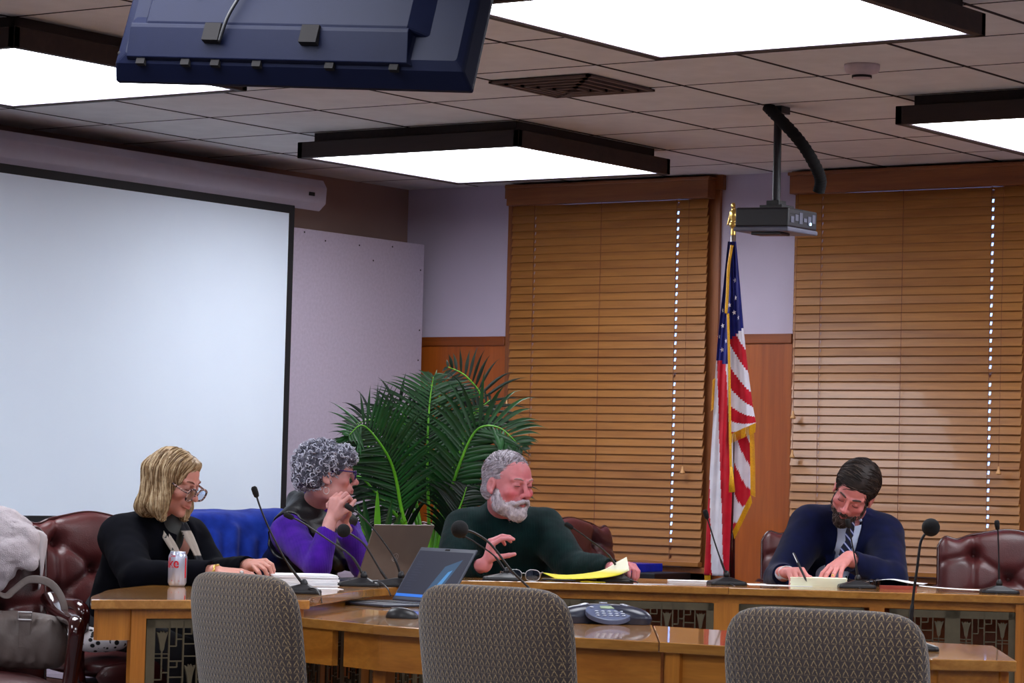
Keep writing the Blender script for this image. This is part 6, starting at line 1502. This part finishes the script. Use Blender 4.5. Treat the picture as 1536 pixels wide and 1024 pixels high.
    s = SDF(); E((0, .024, -.074), (.066, .066, .048)); E((0, .068, -.104), (.038, .032, .030)); 
    for x in (-1, 1): E((x*.056, .012, -.054), (.0135, .032, .046)); s.cap(T_(x*.032, .084, -.066), T_(x*.004, .108, -.0480), .0090, .0095, .008)
    E((0, .098, -.0655), (.0205, .03, .0065), .004, 's'); E((0, .12, -.030), (.016, .03, .018), .004, 's'); E((0, -.10, -.06), (.12, .09, .1), .01, 's'); 
    for x in (-1, 1): E((x*.034, .090, -.022), (.026, .036, .028), .008, 's')
    vf = s.mesh(.0035, post=lambda P: .004*vnoise(P, 120)); bd = sdf_obj('beard', (vf[0]-base, vf[1]), mw, ob, None, 1)
    traced('beard_strands', vf, lambda p: -R[:, 2]+R[:, 1]*.3, 3, 700, .0009, mw, bd, base, 8, h=.006, jit=.35); traced('beard_strands', vf, lambda p: -R[:, 2]+R[:, 1]*.3, 3, 220, .0009, mg, bd, base, 9, h=.006, jit=.35)
    return ob, J, hd2
mgreen, JG, hG = man_green()
# curled yellow and white sheets in his left hand
q = MB(); a0 = [C_ for C_ in ((812, 858, 12.05), (850, 862, 12.0), (900, 856, 11.95), (925, 843, 11.93), (940, 835, 11.93))]
def pg(u, v):
    P = spline([W(*p) for p in a0], 4); Qs = spline([W(835, 868, 11.85), W(870, 868, 11.83), W(905, 866, 11.82), W(928, 862, 11.82), W(944, 855, 11.82)], 4); i = int(u*16); return tuple(P[i]*(1-v)+Qs[i]*v-W(880, 865, 11.95))
q.grid(pg, 16, 6); t = NT('yellow_white_sheet'); sx = t.new('ShaderNodeSeparateXYZ'); t.link(t.coord('Generated'), sx.inputs[0]); t.base(t.ramp(sx.outputs[2], [(.30, rgb(236, 222, 50)), (.50, rgb(240, 238, 210))])); t.set(Roughness=.7)
o = q.build('curled_paper', t.m, None, smooth=True, solid=.0015); o.location = tuple(W(880, 865, 11.95)); tag(o, 'curled yellowish paper held in the left hand of the man in green', 'paper')

# ---- the man in the navy suit
m_suit = knit('navy_suit_wool', rgb(3, 9, 38), rgb(7, 15, 56), 50, False, .85, .15, 0, sheen=.08); m_shirt = plain('pale_blue_shirt', rgb(196, 208, 236), .8, .04, 30)
def man_suit():
    C = cG; J = dict(face=unit_(V3(-.10, -1, 0)), pelvis=V3(1.44, 12.80, .58), chest=C(1262, 842, 12.66), neck=C(1277, 774, 12.62), Rs=C(1217, 792, 12.56), Ls=C(1321, 804, 12.60),
                     Re=C(1170, 868, 12.36), Rw=C(1176, 861, 12.14), Le=C(1338, 868, 12.30), Lw=C(1270, 838, 12.17))
    legs_for(J, .12); base = person(J, ''); hc = C(1281, 738, 12.36); R = headframe((-.34, -.72, -.60), (-.14, -.45, .88)); 
    R = headframe((-.36, -.77, -.50), (.34, -.30, .90)); sc = 1.06
    s = SDF(); torso(s, J, -.004, 1.0, legs=True, sh=.068); T_ = add_head(s, hc, R, sc, jaw=1.0, nose=1.05, wide=1.0, old=.4); s.cap(hc+R@V3(0, -.035, -.06), J['neck'], .056, .066, .03)
    hd = unit_(C(1207, 860, 11.98)-J['Rw']); hR = J['Rw']+hd*.006+V3(0, 0, .012); add_hand(s, hR, hd, V3(-.25, .25, 1), -1, ((.75, .95, .3), (.9, 1.0, .5), (1.0, 1.0, .6), (1.05, 1.0, .6)), .03, 1.14, thumb_dir=(.50, .80, -.30), thumb_curl=.25)
    hd2 = unit_(C(1237, 866, 12.04)-J['Lw']); add_hand(s, J['Lw']+hd2*.0+V3(0, 0, .004), hd2, V3(-.35, -.45, .85), 1, ((.25, .4, .3), (.2, .4, .3), (.25, .4, .3), (.3, .45, .3)), .16, 1.12, thumb_dir=(.80, .50, -.35))
    ob = body_obj(s, base, 'bearded man in navy suit and striped tie, head bowed, writing with a pen', tone((.84, .54, .52), hc, R, sc, (.60, .26, .30), (.84, .32, .38), .4, .5))
    side = unit_(J['Ls']-J['Rs']); f = J['face']
    s = SDF(); torso(s, J, .022, 1.0, sh=.084); s.cap(J['Rw']+hd*.005, J['Rw']+hd*.2, .052, .055, .004, 's'); s.cap(J['Lw']+hd2*.0, J['Lw']+hd2*.2, .050, .055, .004, 's')
    for a in 'RL': s.ell(J[a+'s']+V3(0, 0, .004), (.078, .075, .070), None, .03)
    # open front
    c1, c2 = J['neck']+f*.10+V3(0, 0, .02), J['chest']+f*.17-V3(0, 0, .10); s.ecap(c1-side*.008, c2-side*.006+V3(0, 0, .055), (.062, .10), (.036, .060), side, .008, 's'); s.cap(J['neck']+V3(0, 0, .03), J['neck']+f*.02+V3(0, 0, .14), .068, .09, .008, 's')
    for sg in (-1, 1): s.ecap(J['neck']+f*.095+side*sg*.075+V3(0, 0, .012), J['chest']+f*.165+side*(sg*.050-.01)-V3(0, 0, .085), (.028, .006), (.014, .006), side, .004); s.cap(J['neck']-f*.05+side*sg*.03+V3(0, 0, .018), J['neck']+f*.085+side*sg*.072+V3(0, 0, .010), .013, .010, .012)
    jk_ = child('suit_jacket', s, base, m_suit, ob, .005, post=lambda P: .007*vnoise(P*[1, 1, .6], 14)+.002*vnoise(P, 40))
    s = SDF(); torso(s, J, .009, 1.0, arms=False, sh=.060); s.ecap(J['neck']+f*.045-V3(0, 0, .03), J['chest']+f*.045-V3(0, 0, .06), (.080, .072), (.11, .085), side, .03); nv = unit_(hc+R@V3(0, -.035, -.06)-J['neck']); s.cap(J['neck'], J['neck']+nv*.012, .072, .070, .02)
    s.cap(J['neck']+nv*.085, J['neck']+nv*.2, .08, .09, .004, 's'); s.cap(J['neck']+f*.080+V3(0, 0, .022), J['neck']+f*.112-side*.04-V3(0, 0, .012), .012, .008, .006); s.cap(J['neck']+f*.080+V3(0, 0, .022), J['neck']+f*.112+side*.04-V3(0, 0, .012), .012, .008, .006)
    child('shirt', s, base, m_shirt, ob, .005)
    s = SDF(); s.cap(J['Rw']-hd*.02+V3(0, 0, .004), J['Rw']+hd*.004+V3(0, 0, .004), .029, .029, .004); s.cap(J['Rw']+hd*.050, J['Rw']+hd*.2, .045, .05, .003, 's'); child('shirt_cuff', s, base, m_shirt, ob, .004)
    t = NT('striped_tie'); w_ = t.new('ShaderNodeTexWave', wave_type='BANDS', bands_direction='DIAGONAL'); t.link(t.coord('Object', (1, .2, .9)), w_.inputs['Vector']); w_.inputs['Scale'].default_value = 17
    t.base(t.ramp(w_.outputs['Fac'], [(.70, rgb(12, 16, 46)), (.80, rgb(60, 84, 180)), (.93, rgb(60, 84, 180)), (.97, rgb(210, 216, 240))])); t.set(Roughness=.5)
    s = SDF(); k0 = J['neck']+f*.128-V3(0, 0, .008); s.ell(k0, (.020, .014, .018), None, .006); s.ecap(k0-V3(0, 0, .02)+f*.006, J['chest']+f*.165-V3(0, 0, .03), (.016, .006), (.034, .006), side, .006); child('necktie', s, base, t.m, ob, .004)
    s = SDF(); s.ecap(J['pelvis']+V3(0, 0, .05), J['pelvis'], (.18, .14), (.19, .15), side, .03)
    for a, sg in (('R', -1), ('L', 1)): s.cap(J['pelvis']+side*sg*.09, J[a+'k'], .10, .074, .03).cap(J[a+'k'], J[a+'f'], .068, .052, .03)
    child('trousers', s, base, m_suit, ob, .012); shoes(J, base, ob, m_shoe)
    md = hairmat('dark_brown_hair', rgb(24, 18, 18), rgb(50, 40, 36), .62); mb = hairmat('beard_brown', rgb(44, 34, 34), rgb(78, 64, 60)); mgr = hairmat('beard_grey', rgb(112, 100, 100), rgb(150, 136, 134))
    facebits(base, ob, T_, sc, mb, m_lash, lidz=-.005, brow_r=.0032)
    s = SDF(); E = lambda p, r, k=.02, op='u': s.ell(T_(*p), V3(*r)*sc, R, k, op)
    E((0, -.022, .042), (.087, .104, .095)); E((0, -.045, -.03), (.079, .066, .050)); E((0, .100, -.028), (.070, .066, .088), .008, 's'); E((-.018, .112, .030), (.055, .046, .040), .010, 's')
    for x in (-1, 1): E((x*.087, .018, -.022), (.030, .032, .040), .008, 's')
    E((0, -.02, -.115), (.2, .2, .05), .01, 's')
    vf = s.mesh(.004, post=lambda P: .003*vnoise(P, 60)); hr = sdf_obj('hair', (vf[0]-base, vf[1]), md, ob, None, 1)
    swp = lambda p: R[:, 0]*(.9 if (R.T@(p-hc))[0] > -.02 else -.7)-R[:, 1]*.35-R[:, 2]*(.2 if (R.T@(p-hc))[2] > .06 else .9)
    traced('hair_strands', vf, swp, 9, 800, .0016, md, hr, base, 5, h=.008, jit=.10); traced('hair_strands', vf, swp, 9, 160, .0014, hairmat('brown_sheen', rgb(60, 48, 42), rgb(88, 72, 62), .35), hr, base, 6, h=.008, jit=.10)
    s = SDF(); E((0, .020, -.074), (.059, .062, .048)); E((0, .070, -.104), (.034, .028, .030))
    for x in (-1, 1): E((x*.052, .008, -.055), (.017, .026, .044)); s.cap(T_(x*.028, .088, -.060), T_(x*.004, .104, -.0485), .0065, .0075, .008)
    E((0, .098, -.0655), (.0195, .03, .006), .004, 's'); E((0, .12, -.030), (.016, .03, .018), .004, 's'); E((0, -.10, -.06), (.12, .09, .1), .01, 's')
    for x in (-1, 1): E((x*.034, .088, -.028), (.026, .034, .030), .008, 's')
    vf = s.mesh(.0035, post=lambda P: .004*vnoise(P, 110)); bd = sdf_obj('beard', (vf[0]-base, vf[1]), mb, ob, None, 1)
    dn = lambda p: -R[:, 2]+R[:, 1]*.3
    traced('beard_strands', vf, dn, 3, 650, .001, mb, bd, base, 8, h=.006, jit=.35); traced('beard_strands', vf, dn, 3, 320, .001, mgr, bd, base, 9, h=.006, jit=.35)
    # watch on the right wrist, ring on the left hand
    q = MB(); wv = unit_(J['Rw']-J['Re']); a = unit_(np.cross(wv, V3(0, 0, 1))); b = np.cross(a, wv); q.tube([J['Rw']+hd*.024+V3(0, 0, .006)-base+(a*math.cos(t_)*.033+b*math.sin(t_)*.027) for t_ in np.linspace(0, 2*PI, 30)], .003, 8, cap=False); q.build('wristwatch', m_metal, ob, smooth=True)
    q = MB(); q.ball(C(1249, 862.5, 12.02)-base, (.006, .006, .004), 10, 8); q.build('ring', m_brass, ob, smooth=True)
    # pen held in the right hand
    tip = C(1210, 872, 11.93); tail = C(1190, 829, 12.03); o = MB(); ow = tip; d = tail-tip; o.tube([V3(0, 0, 0), d*.06, d*.10, d*.55, d*.56, d*.98, d], [.0008, .003, .0045, .0052, .0058, .0055, .003], 12)
    pw = G(tip[0], tip[1], tip[2]); p_ = o.build('pen', m_blackpl, None, smooth=False); p_.location = tuple(pw); p_.rotation_euler.z = YAW; tag(p_, 'black pen with silver clip in the writing hand of the man in the suit', 'pen')
    q = MB(); q.tube([d*.66+V3(-.003, -.005, 0), d*.98+V3(-.003, -.005, 0)], .0014, 6); q.build('clip', m_metal, p_)
    return ob
man_suit()
# ------------------------------------------------------------------ picture settings
scn.view_settings.view_transform = 'Standard'; scn.view_settings.look = 'None'; scn.view_settings.gamma = 1; scn.view_settings.use_curve_mapping = False
scn.view_settings.exposure = 0.42
